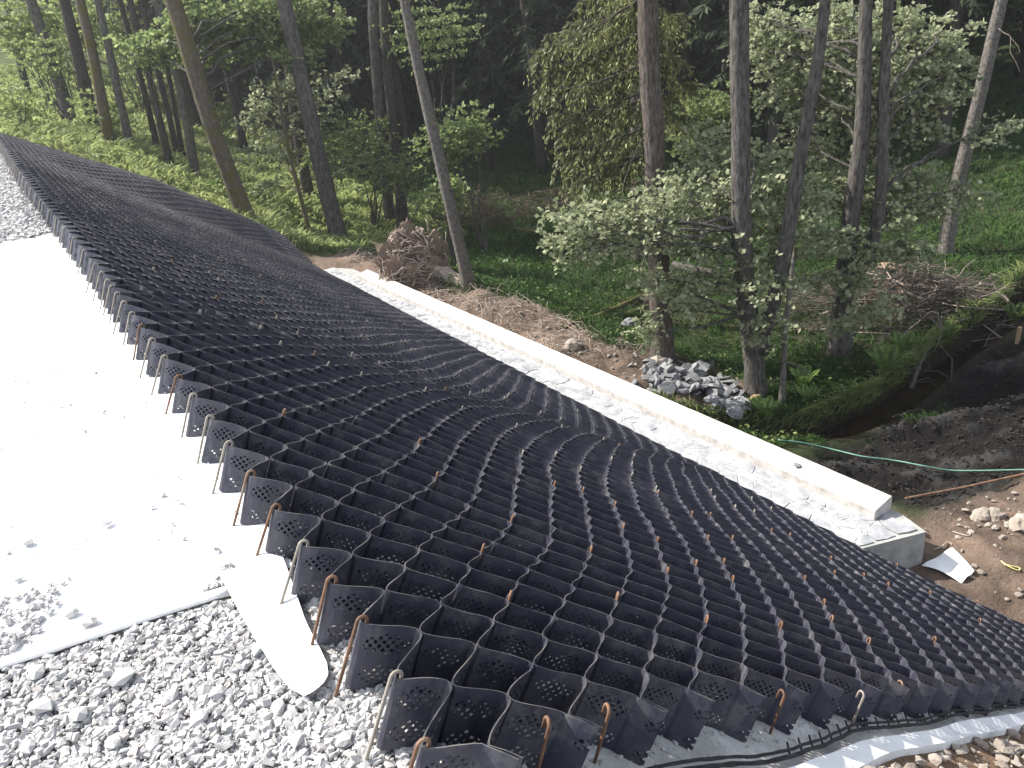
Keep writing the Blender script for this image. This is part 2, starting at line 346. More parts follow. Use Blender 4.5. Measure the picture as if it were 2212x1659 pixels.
def ground_sheet():
    def axis(segs):
        o = []
        for a, b, s in segs: o += list(np.arange(a, b, s))
        return np.array(o+[segs[-1][1]])
    X = axis([(-60, -6, 6), (-6, 0, 1), (0, .36, .18), (.36, .5, .035), (.5, 8, .16), (8, 14, .075), (14, 20, .13), (20, 34, .5), (34, 110, 3)])
    Y = axis([(-40, -4, 6), (-4, 1, .5), (1, 2, .12), (2, 12, .09), (12, 30, .16), (30, 44, .4), (44, 110, 3)])
    gx, gy = np.meshgrid(X, Y, indexing='ij'); z = H(gx, gy)
    # under the fabric, the ledge and the paving the ground stays a little lower
    soil, mud = zones(gx, gy)
    n1 = fbm(gx, gy, 1.3, 4, 0)[..., None]; n2 = fbm(gx, gy, 4, 3, 1)[..., None]
    C = np.array([.040, .052, .020])*(1+.5*n1)+0*n2
    lit = sstep((12-gx)/4)*sstep((gy-22)/4)  # sunlight on the far left bank, put into the turf colour
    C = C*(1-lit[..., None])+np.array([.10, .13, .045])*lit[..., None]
    bare = sstep(fbm(gx, gy, .35, 3, 3)*2.5-.6)[..., None]*sstep((gx-10)/3)[..., None]
    C = C*(1-.6*bare)+np.array([.075, .055, .036])*.6*bare
    C = C*(1-soil[..., None])+np.array([.165, .120, .092])*(1+.5*n1+.5*n2)*soil[..., None]
    C = C*(1-mud[..., None])+(np.array([.010, .0085, .008])*(1+.6*n1)+np.array([.045, .044, .043])*np.clip(fbm((.86*gx-.51*gy)*.45, (.51*gx+.86*gy)*3.4, 1.0, 3, 2)[..., None]*2.6-.45+1.4*n2, 0, 1))*mud[..., None]  # grey highlight streaks along the mud ridges are painted into the colour
    wet = 1-sstep((creek_d(gx, gy)-.42)/.2); C = C*(1-wet[..., None])+np.array([.030, .020, .012])*wet[..., None]
    fab = (sstep((xt(gy)+.15-gx)/.1)*sstep((gx-.3)/.05)*sstep((gy-1.0)/.1)*sstep((30-gy)/1))[..., None]
    C = C*(1-fab)+np.array([.27, .18, .12])*fab
    low = sstep((.9-gy)/.3)[..., None]*sstep((8-gx)/.4)[..., None]
    C = C*(1-low)+np.array([.26, .19, .14])*(1+.4*n2)*low
    nx, ny = gx.shape; idx = np.arange(nx*ny).reshape(nx, ny)
    F = np.stack([idx[:-1, :-1], idx[1:, :-1], idx[1:, 1:], idx[:-1, 1:]], -1).reshape(-1, 4)
    z = z-.012
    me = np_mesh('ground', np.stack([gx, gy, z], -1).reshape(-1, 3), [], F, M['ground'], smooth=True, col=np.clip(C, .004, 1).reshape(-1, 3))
    tag(link('ground', me), kind='structure')
ground_sheet()

def sheet(name, poly, zf, mat, step=.06, thick=.0, smooth=True, **kw):
    """a sheet over the area inside polygon poly, its outline cut to the polygon"""
    poly = np.array(poly, float); x0, y0 = poly.min(0); x1, y1 = poly.max(0)
    X = np.arange(x0, x1+step, step); Y = np.arange(y0, y1+step, step); gx, gy = np.meshgrid(X, Y, indexing='ij')
    def inside(x, y):
        c = np.zeros(x.shape, bool); j = len(poly)-1
        for i in range(len(poly)):
            (xi, yi), (xj, yj) = poly[i], poly[j]
            c ^= ((yi > y) != (yj > y)) & (x < (xj-xi)*(y-yi)/(yj-yi+1e-12)+xi); j = i
        return c
    def nearest(x, y):
        bx, by, bd = x.copy(), y.copy(), np.full(x.shape, 1e9)
        for i in range(len(poly)):
            a = poly[i-1]; b = poly[i]; ab = b-a; t = np.clip(((x-a[0])*ab[0]+(y-a[1])*ab[1])/(ab@ab+1e-12), 0, 1)
            qx, qy = a[0]+t*ab[0], a[1]+t*ab[1]; d = np.hypot(x-qx, y-qy); m = d < bd
            bx[m], by[m], bd[m] = qx[m], qy[m], d[m]
        return bx, by, bd
    ins = inside(gx, gy); cell = ins[:-1, :-1] | ins[1:, :-1] | ins[1:, 1:] | ins[:-1, 1:]
    bx, by, bd = nearest(gx, gy); gx2 = np.where(ins, gx, bx); gy2 = np.where(ins, gy, by)
    idx = np.arange(gx.size).reshape(gx.shape)
    F = np.stack([idx[:-1, :-1], idx[1:, :-1], idx[1:, 1:], idx[:-1, 1:]], -1)[cell]
    z = zf(gx2, gy2); used = np.unique(F); remap = -np.ones(gx.size, int); remap[used] = np.arange(len(used))
    V = np.stack([gx2, gy2, z], -1).reshape(-1, 3)[used]
    o = link(name, np_mesh(name, V, [], remap[F], mat, smooth=smooth)); return tag(o, **kw)

# crest surfaces
zc = lambda x, y: np.where(x < .42, -1.65, np.minimum(Ttop(x, y)-.235, -1.66))
sheet('gravel_bed', [(-9, .2), (.43, .2), (.43, 29), (-9, 29)], lambda x, y: -1.653+.008*fbm(x, y, 3, 3)+0*x, M['gravel_bed'], .12, kind='structure')
fab = sheet('geotextile_sheet', [(-6, 3.05), (-.5, 2.53), (.1, 2.42), (.38, 2.44), (.43, 2.3), (.43, 9.9), (-.2, 10.35), (-6, 10.2)],
      lambda x, y: -1.632+.012*fbm(x, y, 1.3, 3)+.004*fbm(x, y, 7, 3), M['textile'], .05)
tag(fab, 'wide blinding white geotextile sheet dusted with grit on the dam crest', 'fabric sheet')

# fabric under the cells, a little above the soil, with its free lower border on the near side
def zf(x, y): return np.where(x < .42, -1.64, np.minimum(Ttop(x, y)-.235, -1.65))+.012+.008*fbm(x, y, 4, 3)
edge = [(.35, 1.02), (1.2, 1.17), (1.67, 1.21), (2.4, 1.32), (3.3, 1.40), (4.41, 1.50), (5.5, 1.55), (7.4, 1.65)]
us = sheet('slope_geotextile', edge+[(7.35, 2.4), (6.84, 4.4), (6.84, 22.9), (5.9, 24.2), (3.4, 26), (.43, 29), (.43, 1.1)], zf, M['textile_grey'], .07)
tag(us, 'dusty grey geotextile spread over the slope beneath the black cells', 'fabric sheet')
bd = MB()
e = np.array(edge); s = np.linspace(0, 1, 160); ex = np.interp(s*7.0+.35, e[:, 0], e[:, 0]); ey = np.interp(ex, e[:, 0], e[:, 1])
wid = .085+.02*fbm(ex, ex*0, 2, 2)
a0 = np.stack([ex, ey-.01*np.sin(ex*5), zf(ex, ey)+.022], 1); a1 = a0+np.stack([0*ex, -wid, -.004+0*ex], 1)
a2 = a1+np.stack([0*ex, 0*ex-.004, 0*ex-.05], 1)
i = np.arange(159)
V = np.concatenate([a0, a1, a2]); F = np.concatenate([np.stack([i, i+1, i+161, i+160], 1), np.stack([i+160, i+161, i+321, i+320], 1)])
bd.add(V, None, F, 0); o = bd.build('geotextile_border', [M['textile']]); tag(o, 'clean white folded geotextile border along the near edge of the slope', 'fabric strip')
g = MB(); b0 = a0+np.array([0, .035, .010])+np.stack([0*ex, .02*fbm(ex, ex*0, 3, 3), 0*ex], 1)
g.tube(b0, .008, 5, tint=.3, wob=.4); g.tube(b0+np.array([.01, .022, .004]), .006, 5, wob=.4)
for k in range(60): g.tube([b0[k*2+30], b0[k*2+31]+np.array([.01, .05, .01])], .004, 4)
o = g.build('grid_edge_cord', [M['blackmesh']]); tag(o, 'black plastic grid edge lying along the white fabric border', 'grid strip')

# ------------------------------------------------------------------ cellular confinement panels
K = 52; WALL = .20
def y0f(x): return 1.13+.25*np.minimum(x-.47, 0)+.27*(1-np.exp(-np.maximum(x-.47, 0)/.5))+.045*np.maximum(x-.5, 0)
_tt = np.linspace(0, 1, 101)
def _dens(vals): 
    g_ = np.interp(_tt, np.linspace(0, 1, len(vals)), vals); c_ = np.concatenate([[0], np.cumsum((g_[1:]+g_[:-1])/2)]); return c_/c_[-1]
G_near = _dens([.22, .235, .29, .32, .335, .315, .24]); G_far = _dens([.28, .33, .36, .36, .33, .29])
PANELS = [dict(n=18, a=lambda x: y0f(x), b=lambda x: 6.36+0*x, G=G_near, near=True),
          dict(n=15, a=lambda x: 6.43+0*x, b=lambda x: 11.55+0*x, G=G_far, near=False),
          dict(n=15, a=lambda x: 11.62+0*x, b=lambda x: 17.05+0*x, G=G_far, near=False),
          dict(n=24, a=lambda x: 17.12+0*x, b=lambda x: yend(x), G=G_far, near=False)]
def Mp(pan, k, i, seed):
    k = np.asarray(k, float); i = np.asarray(i, float); t = i/(2*pan['n'])
    x = .45+6.3*k/K
    for _ in range(3):
        g_ = np.interp(t, _tt, pan['G']); a = pan['a'](x); b = pan['b'](x); y = a+(b-a)*g_
        if pan['near']: y = y+.42*np.exp(-((x-2.7)/1.25)**2)*np.clip(t, 0, 1)**2*(1-np.clip(t, 0, 1))*3
        else: y = y+0
        x0 = .375+.06*sstep((y-1.15)/.45)-.09*sstep((y-6)/9); x = x0+(xt(y)-x0)*k/K
    q = np.minimum(1, k/2)
    x = x+.030*fbm(k*.5+seed*31, i*.4, .5, 3, 2)*q; y = y+.035*fbm(k*.5, i*.4+seed*17, .5, 3, 3)
    return x, y
def topz(x, y, k, i, seed): return Ttop(x, y)+.014*fbm(k*.9+seed*7, i*.35, .8, 3, 0)
WELD = []; CREST = []
def strip_mesh(pi, pan, j):
    m = 8 if pan['near'] else 4
    n = 2*pan['n']; I = np.linspace(0, n, n*m+1); fl = np.floor(I).astype(int); fl = np.minimum(fl, n-1); tau = I-fl
    par = 1 if pan['near'] else 0; lo0 = ((fl+j+par) % 2 == 0)                                     # at node fl the strip touches k=j
    bl = np.clip((tau-.04)/.92, 0, 1); bl = .35*bl+.65*sstep(bl); bl = np.where(lo0, bl, 1-bl)
    bl = .012+.976*bl
    x, y = Mp(pan, j+bl, I, pi); z = topz(x, y, j+bl, I, pi)
    if pan['near'] or pi == 1:                                  # short free tails beyond the end welds
        d = np.array([.62, -.8])*.075; e_ = .004 if lo0[0] else -.004
        x = np.concatenate([[x[0]+d[0]+e_, x[0]+d[0]*.5+e_], x]); y = np.concatenate([[y[0]+d[1], y[0]+d[1]*.5], y])
        z = np.concatenate([[Ttop(x[0], y[0]), Ttop(x[1], y[1])], z]); I = np.concatenate([[-.3, -.15], I])
    e = .02
    gx = (Ttop(x+e, y)-Ttop(x-e, y))/(2*e); gx = np.where(x < .62, -.46, gx); N = np.stack([-gx, 0*gx, 1+0*gx], 1); N /= np.linalg.norm(N, axis=1)[:, None]
    P = np.stack([x, y, z], 1); T_ = np.gradient(P, axis=0); T_ /= np.linalg.norm(T_, axis=1)[:, None]
    S = np.cross(T_, N); S /= np.linalg.norm(S, axis=1)[:, None]; h = .0016 if pan['near'] else .0022
    lean = (.012*fbm(I*.3, I*0+j*3.3, 1, 2, 1))[:, None]*S
    A = P+S*h+lean; B = P-S*h+lean; Cc = P+S*h-N*WALL; Dd = P-S*h-N*WALL
    L = len(P); V = np.concatenate([A, B, Cc, Dd]); q = np.arange(L-1)
    F = np.concatenate([np.stack([q, q+1, 2*L+q+1, 2*L+q], 1), np.stack([L+q+1, L+q, 3*L+q, 3*L+q+1], 1), np.stack([q+1, q, L+q, L+q+1], 1)])
    mi = np.concatenate([np.zeros(2*(L-1)), np.ones(L-1)]).astype(int)
    u0 = I[:-1]+10.; u1 = I[1:]+10.; u1 = np.where(np.floor(u1) > np.floor(u0), np.floor(u1)-1e-4, u1)
    z_ = 0*u0
    uvA = np.stack([np.stack([u0, z_+WALL], 1), np.stack([u1, z_+WALL], 1), np.stack([u1, z_], 1), np.stack([u0, z_], 1)], 1)
    uvB = np.stack([np.stack([u1, z_+WALL], 1), np.stack([u0, z_+WALL], 1), np.stack([u0, z_], 1), np.stack([u1, z_], 1)], 1)
    uv = np.concatenate([uvA, uvB, uvA*0])
    sm = np_mesh('cell_strip', V, [], F, [M['hdpe'], M['rim']], None, mi, False, None, uv)
    # weld / scallop records
    s0 = (2 if (pan['near'] or pi == 1) else 0)
    for ii in range(0, n+1):
        p_ = P[s0+min(ii*m, n*m)]; n_ = N[s0+min(ii*m, n*m)]
        if j == 0 and ii % 2 == par: CREST.append((p_, n_))
        if (ii+j+par) % 2 == 0: WELD.append((p_, n_))
    return sm
plabel = ['near panel of stretched black perforated cells draped over the slope in front', 'second panel of black cells beyond the first seam across the slope',
          'third panel of black cells on the middle distance of the slope', 'farthest panel of black cells ending at the grassy bank']
for pi, pan in enumerate(PANELS):
    root = empty('geocell_panel', (.45, float(pan['a'](np.array(.6))), -1.65), plabel[pi], 'geocell panel', 'black cell panels covering the slope')
    for j in range(K): link('cell_strip', strip_mesh(pi, pan, j), root)

# ------------------------------------------------------------------ steel J stakes
def stake_mesh(name, L, mat):
    # local: z along the shaft up, hook towards +x
    P = [(0, 0, -L), (0, 0, -L*.5), (0, 0, 0)]
    for a in np.linspace(.3, math.pi, 6): P.append((.015-.015*math.cos(a), 0, .015*math.sin(a)))
    P.append((.030, 0, -.03)); b = MB(); b.tube(P, .0052, 7); return b.mesh(name, [mat], True)
SM = {('crest', 0): stake_mesh('steel_stake', .33, M['rust']), ('crest', 1): stake_mesh('steel_stake', .33, M['greysteel']),
      ('field', 0): stake_mesh('steel_stake', .20, M['rust']), ('field', 1): stake_mesh('steel_stake', .20, M['greysteel'])}
def put_stake(kind, var, p, zaxis, xdir, label, group, up=.012):
    z = Vector(zaxis).normalized(); x = Vector(xdir); x = (x-z*x.dot(z)).normalized(); y = z.cross(x)
    o = bpy.data.objects.new('steel_stake', SM[(kind, var)]); COL.objects.link(o)
    m = Matrix((x, y, z)).transposed().to_4x4(); m.translation = Vector(p)+z*up; o.matrix_world = m
    return tag(o, label, 'stake', group)
ORD = ['first', 'second', 'third', 'fourth', 'fifth', 'sixth', 'seventh', 'eighth', 'ninth', 'tenth', 'eleventh', 'twelfth', 'thirteenth', 'fourteenth', 'fifteenth', 'sixteenth',
       'seventeenth', 'eighteenth', 'nineteenth', 'twentieth']
seq = sorted(CREST, key=lambda c: c[0][1]); n_ = 0
for q, (p, n) in enumerate(seq):
    if q > 20 and q % 2 and q < 46: continue
    var = int(q in (1, 4, 7, 8, 9, 11, 12) or q > 13)
    ax = np.array([.47+.12*random.random(), .10*(random.random()-.5), 1.0])
    lb = (('rusty' if var == 0 else 'dusty grey')+' hooked stake on the crest edge of the cells, '+ORD[n_]+' from the near corner') if n_ < 20 else 'thin hooked stake far along the crest edge of the black cells'
    put_stake('crest', var, p+np.array([-.012, 0, 0]), ax, (1, 0, 0), lb, 'hooked stakes along the crest edge', .008); n_ += 1
FIELD = [(1345,1310),(1128,1312),(1660,1335),(1013,1178),(1118,1145),(1265,1192),(1325,1142),(1295,1072),(1149,1077),(1505,1325),(1448,1238),(1322,1095),(1480,1220),(1525,1165),(1615,1185),(1598,1230),(1780,1300),(1830,1360),(2005,1380),(2135,1356),(1940,1278),(1995,1276),(2100,1290),(1825,1252),(1912,1212),(1765,1195),(1755,1255),(1655,1142),(1634,1110),(1610,1135),(1555,1120),(1572,1090),(1505,1120),(1640,1085),(1665,1098),
 (940,1025),(840,1048),(1090,965),(918,970),(1122,975),(1268,985),(612,905),(792,940),(905,915),(1010,890),(1060,1010),(1185,1045),(1238,1055),(1400,1055),(1440,1065),(1465,990),(1350,1020),(1330,1000),(1420,1060),(1375,1010),(1230,1010),(1200,985),(1205,905),(1190,880),(1130,930),(1290,945),(1325,960),(1215,925),(1250,890),(1000,845),(1015,850),(905,835),(965,842),(720,790),(880,740),(690,770),(1062,855),(1075,857),(1020,830),(1095,852),(1050,812),(985,800),(1088,852),(905,765),(880,745),(840,760),(760,800),(870,700),(930,650),(780,690),(700,640),(640,650),(545,705),(430,675),(460,640),(480,610),(450,590),(350,590),(360,560),(500,600),(560,650),(600,690),(640,620),(590,560),(520,560),(430,560),(400,510),(500,520),(330,520),(380,470),(300,500),(260,470),(230,440),(340,450),(420,500),(470,560),(600,600),(560,600),(700,690),(760,720),(820,730),(660,730),(600,740),(740,760),(800,780),(900,800),(960,790),(1000,780),(1100,900),(1160,890),(1140,850),(1380,990),(1530,1060),(1560,1085),(1700,1160),(1850,1240),(1900,1260),(1720,1240),(1770,1330),(1880,1400),(1560,1250),(1420,1180)]
WP = np.array([w_[0] for w_ in WELD]); WN = np.array([w_[1] for w_ in WELD]); used = set()
for q, (px, py) in enumerate(FIELD):
    v = ray(px, py); t = np.arange(1.3, 40, .02); P = v[None]*t[:, None]; bl_ = P[:, 2] < Ttop(P[:, 0], P[:, 1])
    p = P[int(np.argmax(bl_))]; i = int(np.argmin(np.linalg.norm(WP-p, axis=1)))
    if i in used or random.random() < .18: continue
    used.add(i); var = 0 if p[1] < 4.2 else int(random.random() < .75)
    ax = WN[i]+np.array([-.1, random.uniform(-.08, .08), .12])
    near = p[1] < 3.0
    lb = 'thin pale hooked steel stake pressed into the black cells of the slope' if var else 'rusty brown hooked steel stake pressed into the black cells of the slope'
    put_stake('field', var, WP[i], ax, (.6, .8, -.3), lb, 'hooked stakes scattered over the slope', .012)
for q, (px, py, hh) in enumerate([(1184,1548,.3), (1312,1520,.28), (1687,1490,.3), (1775,1508,.28), (1858,1492,.32), (2090,1500,.3), (1523,1480,.25), (1942,1470,.25)]):
    if q in (3, 5, 6): continue
    v = ray(px, py); t = np.arange(1.3, 40, .02); P = v[None]*t[:, None]; p = P[int(np.argmax(P[:, 2] < Ttop(P[:, 0], P[:, 1])))]
    put_stake('field', 0 if q != 4 else 1, p+np.array([-.02, -.03, 0]), (.30, -.10, 1), (.3, 1, -.1), 'rusty hooked stake on the near cut edge of the cells, '+ORD[q]+' from the front corner' if False else ['rusty hooked stake at the frontmost corner cell of the near edge', 'rusty hooked stake on the near edge beside the twisted cell pair', 'long rusty stake standing out on the near edge above the white border', 'short rusty stake on the near edge, right of the longest stake', 'grey hooked stake at a cell tip where the black grid cord begins', 'grey-brown stake on the near edge toward the right frame side', 'bent stake hook over the tip of a flat near edge cell', 'orange hook on the near edge right of the grey stake'][q], 'hooked stakes on the near edge', .0)

# ------------------------------------------------------------------ crest: roll, flap, gravel
def ico():
    t = (1+5**.5)/2
    V = np.array([(-1,t,0),(1,t,0),(-1,-t,0),(1,-t,0),(0,-1,t),(0,1,t),(0,-1,-t),(0,1,-t),(t,0,-1),(t,0,1),(-t,0,-1),(-t,0,1)], float)/math.hypot(1, t)
    F = np.array([(0,11,5),(0,5,1),(0,1,7),(0,7,10),(0,10,11),(1,5,9),(5,11,4),(11,10,2),(10,7,6),(7,1,8),(3,9,4),(3,4,2),(3,2,6),(3,6,8),(3,8,9),(4,9,5),(2,4,11),(6,2,10),(8,6,7),(9,8,1)])
    return V, F
IV, IF = ico()
def rot_rand(n, tilt=1.0):
    a = rng.random(n)*6.283; b = (rng.random(n)-.5)*tilt*2; c = (rng.random(n)-.5)*tilt*2
    def R(ax, t):
        c_, s_ = np.cos(t), np.sin(t); o = np.zeros((len(t), 3, 3)); i, j = [(1, 2), (0, 2), (0, 1)][ax]
        o[:, ax, ax] = 1; o[:, i, i] = c_; o[:, j, j] = c_; o[:, i, j] = -s_; o[:, j, i] = s_; return o
    return R(2, a)@R(0, b)@R(1, c)
def stones(mb, C, size, flat=.46, tilt=.5, ang=.30):
    n = len(C); base = np.sign(IV)*np.abs(IV)**.75
    V = base[None]*(1+ang*(rng.random((n, 12, 1))-.5)*2)
    V = V*np.stack([np.ones(n)*1.0, .6+.4*rng.random(n), flat*(.6+.6*rng.random(n))], 1)[:, None]*np.asarray(size)[:, None, None]
    V = np.einsum('nij,nkj->nki', rot_rand(n, tilt), V)+np.asarray(C)[:, None]
    F = IF[None]+(np.arange(n)*12)[:, None, None]
    mb.add(V.reshape(-1, 3), F.reshape(-1, 3), None, 0, np.repeat(rng.random(n), 12))
def chips(mb, C, size, flat=.42, tilt=.6):
    n = len(C); base = np.array([(-1,-1,-1),(1,-1,-1),(1,1,-1),(-1,1,-1),(-1,-1,1),(1,-1,1),(1,1,1),(-1,1,1)], float)*.72
    V = base[None]*(1+.9*(rng.random((n, 8, 3))-.5)); V[:, 4:, :2] *= .78
    V = V*np.stack([np.ones(n), .5+.45*rng.random(n), flat*(.5+.8*rng.random(n))], 1)[:, None]*np.asarray(size)[:, None, None]
    V = np.einsum('nij,nkj->nki', rot_rand(n, tilt), V)+np.asarray(C)[:, None]
    F = np.array([(3,2,1,0),(4,5,6,7),(0,1,5,4),(1,2,6,5),(2,3,7,6),(3,0,4,7)])[None]+(np.arange(n)*8)[:, None, None]
    mb.add(V.reshape(-1, 3), None, F.reshape(-1, 4), 0, np.repeat(rng.random(n), 8))
# near gravel field
def poly_in(x, y, poly):
    c = np.zeros(np.shape(x), bool); j = len(poly)-1
    for i in range(len(poly)):
        (xi, yi), (xj, yj) = poly[i], poly[j]
        c ^= ((yi > y) != (yj > y)) & (x < (xj-xi)*(y-yi)/(yj-yi+1e-12)+xi); j = i
    return c
mb = MB(); n = 76000
y = .55+2.1*rng.random(n); x = .47-2.6*rng.random(n)**1.25
roll_y = lambda x: 2.41-.19*(x-0)
keep = (y < roll_y(x)-.02) & (x < .47)
x, y = x[keep], y[keep]; sz = .0045+.0175*rng.random(len(x))**3.2
cover = rng.random(len(x)) < .55+.75*fbm(x, y, 2.2, 3, 2)+.4
x, y, sz = x[cover], y[cover], sz[cover]
flp = poly_in(x, y, [(.20, 2.42), (.40, 2.42), (.37, 1.85), (.23, 1.87)])
x, y, sz = x[~flp], y[~flp], sz[~flp]
chips(mb, np.stack([x, y, -1.650+sz*.45+.004*rng.random(len(x))], 1), sz)
# gravel spilled over the fabric behind the roll
n = 5200; x = .25-2.6*rng.random(n); d = rng.random(n)**2.2*.42; y = roll_y(x)+.04+d*(.35+.65*np.clip(.6-x*.5, 0, 1.2))
k_ = fbm(x, y, 2.5, 3, 1) > -.12+d*.3; x, y = x[k_], y[k_]; sz = .004+.014*rng.random(len(x))**2.2
chips(mb, np.stack([x, y, -1.628+sz*.4], 1), sz)
# scattered grit on the fabric
n = 2600; x = .4-3.2*rng.random(n); y = 2.5+4.5*rng.random(n)**1.4; k_ = fbm(x*.6, y*1.3, 1.2, 3, 0) > .05; x, y = x[k_], y[k_]; sz = .003+.010*rng.random(len(x))**4
chips(mb, np.stack([x, y, -1.628+sz*.3], 1), sz)
# far gravel on the crest road
n = 14000; y = 9.9+14*rng.random(n)**1.5; x = .40-2.6*rng.random(n); sz = .018+.035*rng.random(n)**2
k_ = y > 10.2+.15*np.sin(x*3); x, y, sz = x[k_], y[k_], sz[k_]
chips(mb, np.stack([x, y, -1.65+sz*.35], 1), sz)
# gravel caught at the foot of the first cells
n = 1500; y = .9+1.6*rng.random(n); x = .45+.35*rng.random(n)**2; sz = .006+.014*rng.random(n)**2
chips(mb, np.stack([x, y, np.minimum(Ttop(x, y)-.235, -1.645)+.012+sz*.4], 1), sz)
# coarse grit spilled on the fabric in front of the near edge
n = 900; x = .7+2.6*rng.random(n)**1.3; y = y0f(x)+.12-.22*rng.random(n)**1.2; sz = .003+.012*rng.random(n)**4
chips(mb, np.stack([x, y, zf(x, y)+sz*.4], 1), sz)
tag(mb.build('gravel', [M['gravel']]), 'pale crushed stone gravel lying on the dam crest', 'gravel', kind='stuff')
# single larger stones
base_st = []
for k in range(5):
    b = MB(); stones(b, np.zeros((1, 3)), [1.0], .7, .2, .35); base_st.append(b.mesh('loose_stone', [M['gravel']]))
big = [(262,1462,.05), (365,1500,.034), (165,1540,.04), (90,1520,.045), (430,1545,.035), (75,1450,.04), (600,1520,.03), (560,1400,.03), (240,1600,.035), (740,1590,.03), (55,1610,.03), (640,1590,.03), (470,1490,.03), (330,1600,.028), (190,1345,.04),
       (60,1170,.03), (40,1250,.02), (230,1130,.025), (385,1080,.016), (155,1325,.03)]
for px, py, r in big:
    v = ray(px, py); P = v*(-1.62/v[2]); o = bpy.data.objects.new('loose_stone', base_st[int(r*1e4) % 5]); COL.objects.link(o)
    o.location = (P[0], P[1], -1.64+r*.35 if py > 1400 else -1.625+r*.25); o.scale = (r*.9, r*.7, r*.42); o.rotation_euler = (random.uniform(-.3, .3), random.uniform(-.3, .3), random.random()*6)
    tag(o, 'larger pale angular stone lying loose on the dam crest', 'stone', 'larger loose stones on the crest')
b = MB(); xs = np.linspace(-6, .22, 70); P = np.stack([xs, roll_y(xs)+.012*fbm(xs, xs*0, 1.3, 3), -1.622+.006*fbm(xs, xs*0, 2, 2, 1)], 1)
b.tube(P, .024, 10); b.v[-1][:, 2] = -1.634+(b.v[-1][:, 2]+1.634)*.5; tag(b.build('fabric_fold', [M['textile']], smooth=True), 'narrow rolled fold of white geotextile edging the near gravel', 'fabric fold')
o = sheet('fabric_tongue', [(.20, 2.45), (.42, 2.48), (.36, 2.05), (.352, 1.90), (.345, 1.82), (.33, 1.765), (.305, 1.735), (.275, 1.73), (.248, 1.745), (.228, 1.80), (.215, 1.9), (.205, 2.05)], lambda x, y: -1.612+.012*np.sin(x*40+y*5)+.02*fbm(x, y, 5, 3), M['textile'], .02)
tag(o, 'white tongue of geotextile trailing over the gravel beside the cells', 'fabric piece')
# stones on the fabric at the near cell edge
b = MB(); stones(b, np.zeros((1, 3)), [1.0], .7, .2, .35)
for k, (px, py, r, lb) in enumerate([(1233, 1640, .045, 'pointed grey stone leaning against the foot of a cell wall'), (1575, 1553, .03, 'grey stone on the fabric at the foot of the near edge')]):
    v = ray(px, py); t = np.arange(1.2, 20, .01); P = v[None]*t[:, None]; p = P[int(np.argmax(P[:, 2] < zf(P[:, 0], P[:, 1])))]
    o = link('loose_stone', b.mesh('loose_stone', [M['slate']])); o.location = p+np.array([0, 0, r*.5]); o.scale = (r*.6, r*.6, r*1.5); o.rotation_euler = (.2, .3, k); tag(o, lb, 'stone')

# ------------------------------------------------------------------ masonry ledge and concrete cap
capx = lambda y: 7.62-.0169*(y-4.7)
ZL = -6.10
def prism(poly, z0, z1, mb, mat=0, tilt=0):
    poly = np.array(poly, float); n = len(poly); zt = z1+tilt*(rng.random(n)-.5)
    V = np.concatenate([np.c_[poly, np.full(n, z0)], np.c_[poly, zt], [[*poly.mean(0), z1+abs(tilt)*.3]]])
    q = np.arange(n); q2 = (q+1) % n
    mb.add(V, np.stack([n+q, n+q2, np.full(n, 2*n)], 1), np.stack([q, q2, n+q2, n+q], 1), mat)
root = empty('masonry_ledge', (7.3, 4.2, -6.5), 'long low ledge of mortared flat grey stones along the slope foot', 'stone ledge')
b = MB(); ys = [4.12, 4.5, 8, 12, 16, 20, 22.0]
b_poly = [(6.98, 4.42), (7.86, 4.10)]+[(capx(y)+.36, y) for y in ys[1:]]+[(6.98, 22.0)]
prism(b_poly, -6.75, ZL-.006, b); link('foundation', b.mesh('foundation', [M['concrete_grey']]), root)
gx, gy = np.meshgrid(np.arange(6.62, 7.06, .03), np.arange(4.35, 22.3, .05), indexing='ij')
zz = ZL+.015+.10*np.exp(-((gx-6.84)/.11)**2)*(.6+1.2*fbm(gx, gy, 5, 3)+.4*fbm(gx, gy, 14, 2, 1))-.25*sstep((6.74-gx)/.1)+.02*fbm(gx, gy, 16, 3, 1)
idx = np.arange(gx.size).reshape(gx.shape); F = np.stack([idx[:-1, :-1], idx[1:, :-1], idx[1:, 1:], idx[:-1, 1:]], -1).reshape(-1, 4)
link('mortar_fillet', np_mesh('mortar_fillet', np.stack([gx, gy, zz], -1).reshape(-1, 3), [], F, M['mortar']), root)
gx, gy = np.meshgrid(np.arange(7.0, 7.75, .04), np.arange(4.5, 22, .05), indexing='ij'); gx = np.minimum(gx, capx(gy)+.03)
zz = ZL+.006+.020*fbm(gx, gy, 7, 3, 1)
idx = np.arange(gx.size).reshape(gx.shape); F = np.stack([idx[:-1, :-1], idx[1:, :-1], idx[1:, 1:], idx[:-1, 1:]], -1).reshape(-1, 4)
link('mortar_bed', np_mesh('mortar_bed', np.stack([gx, gy, zz], -1).reshape(-1, 3), [], F, M['mortar']), root)
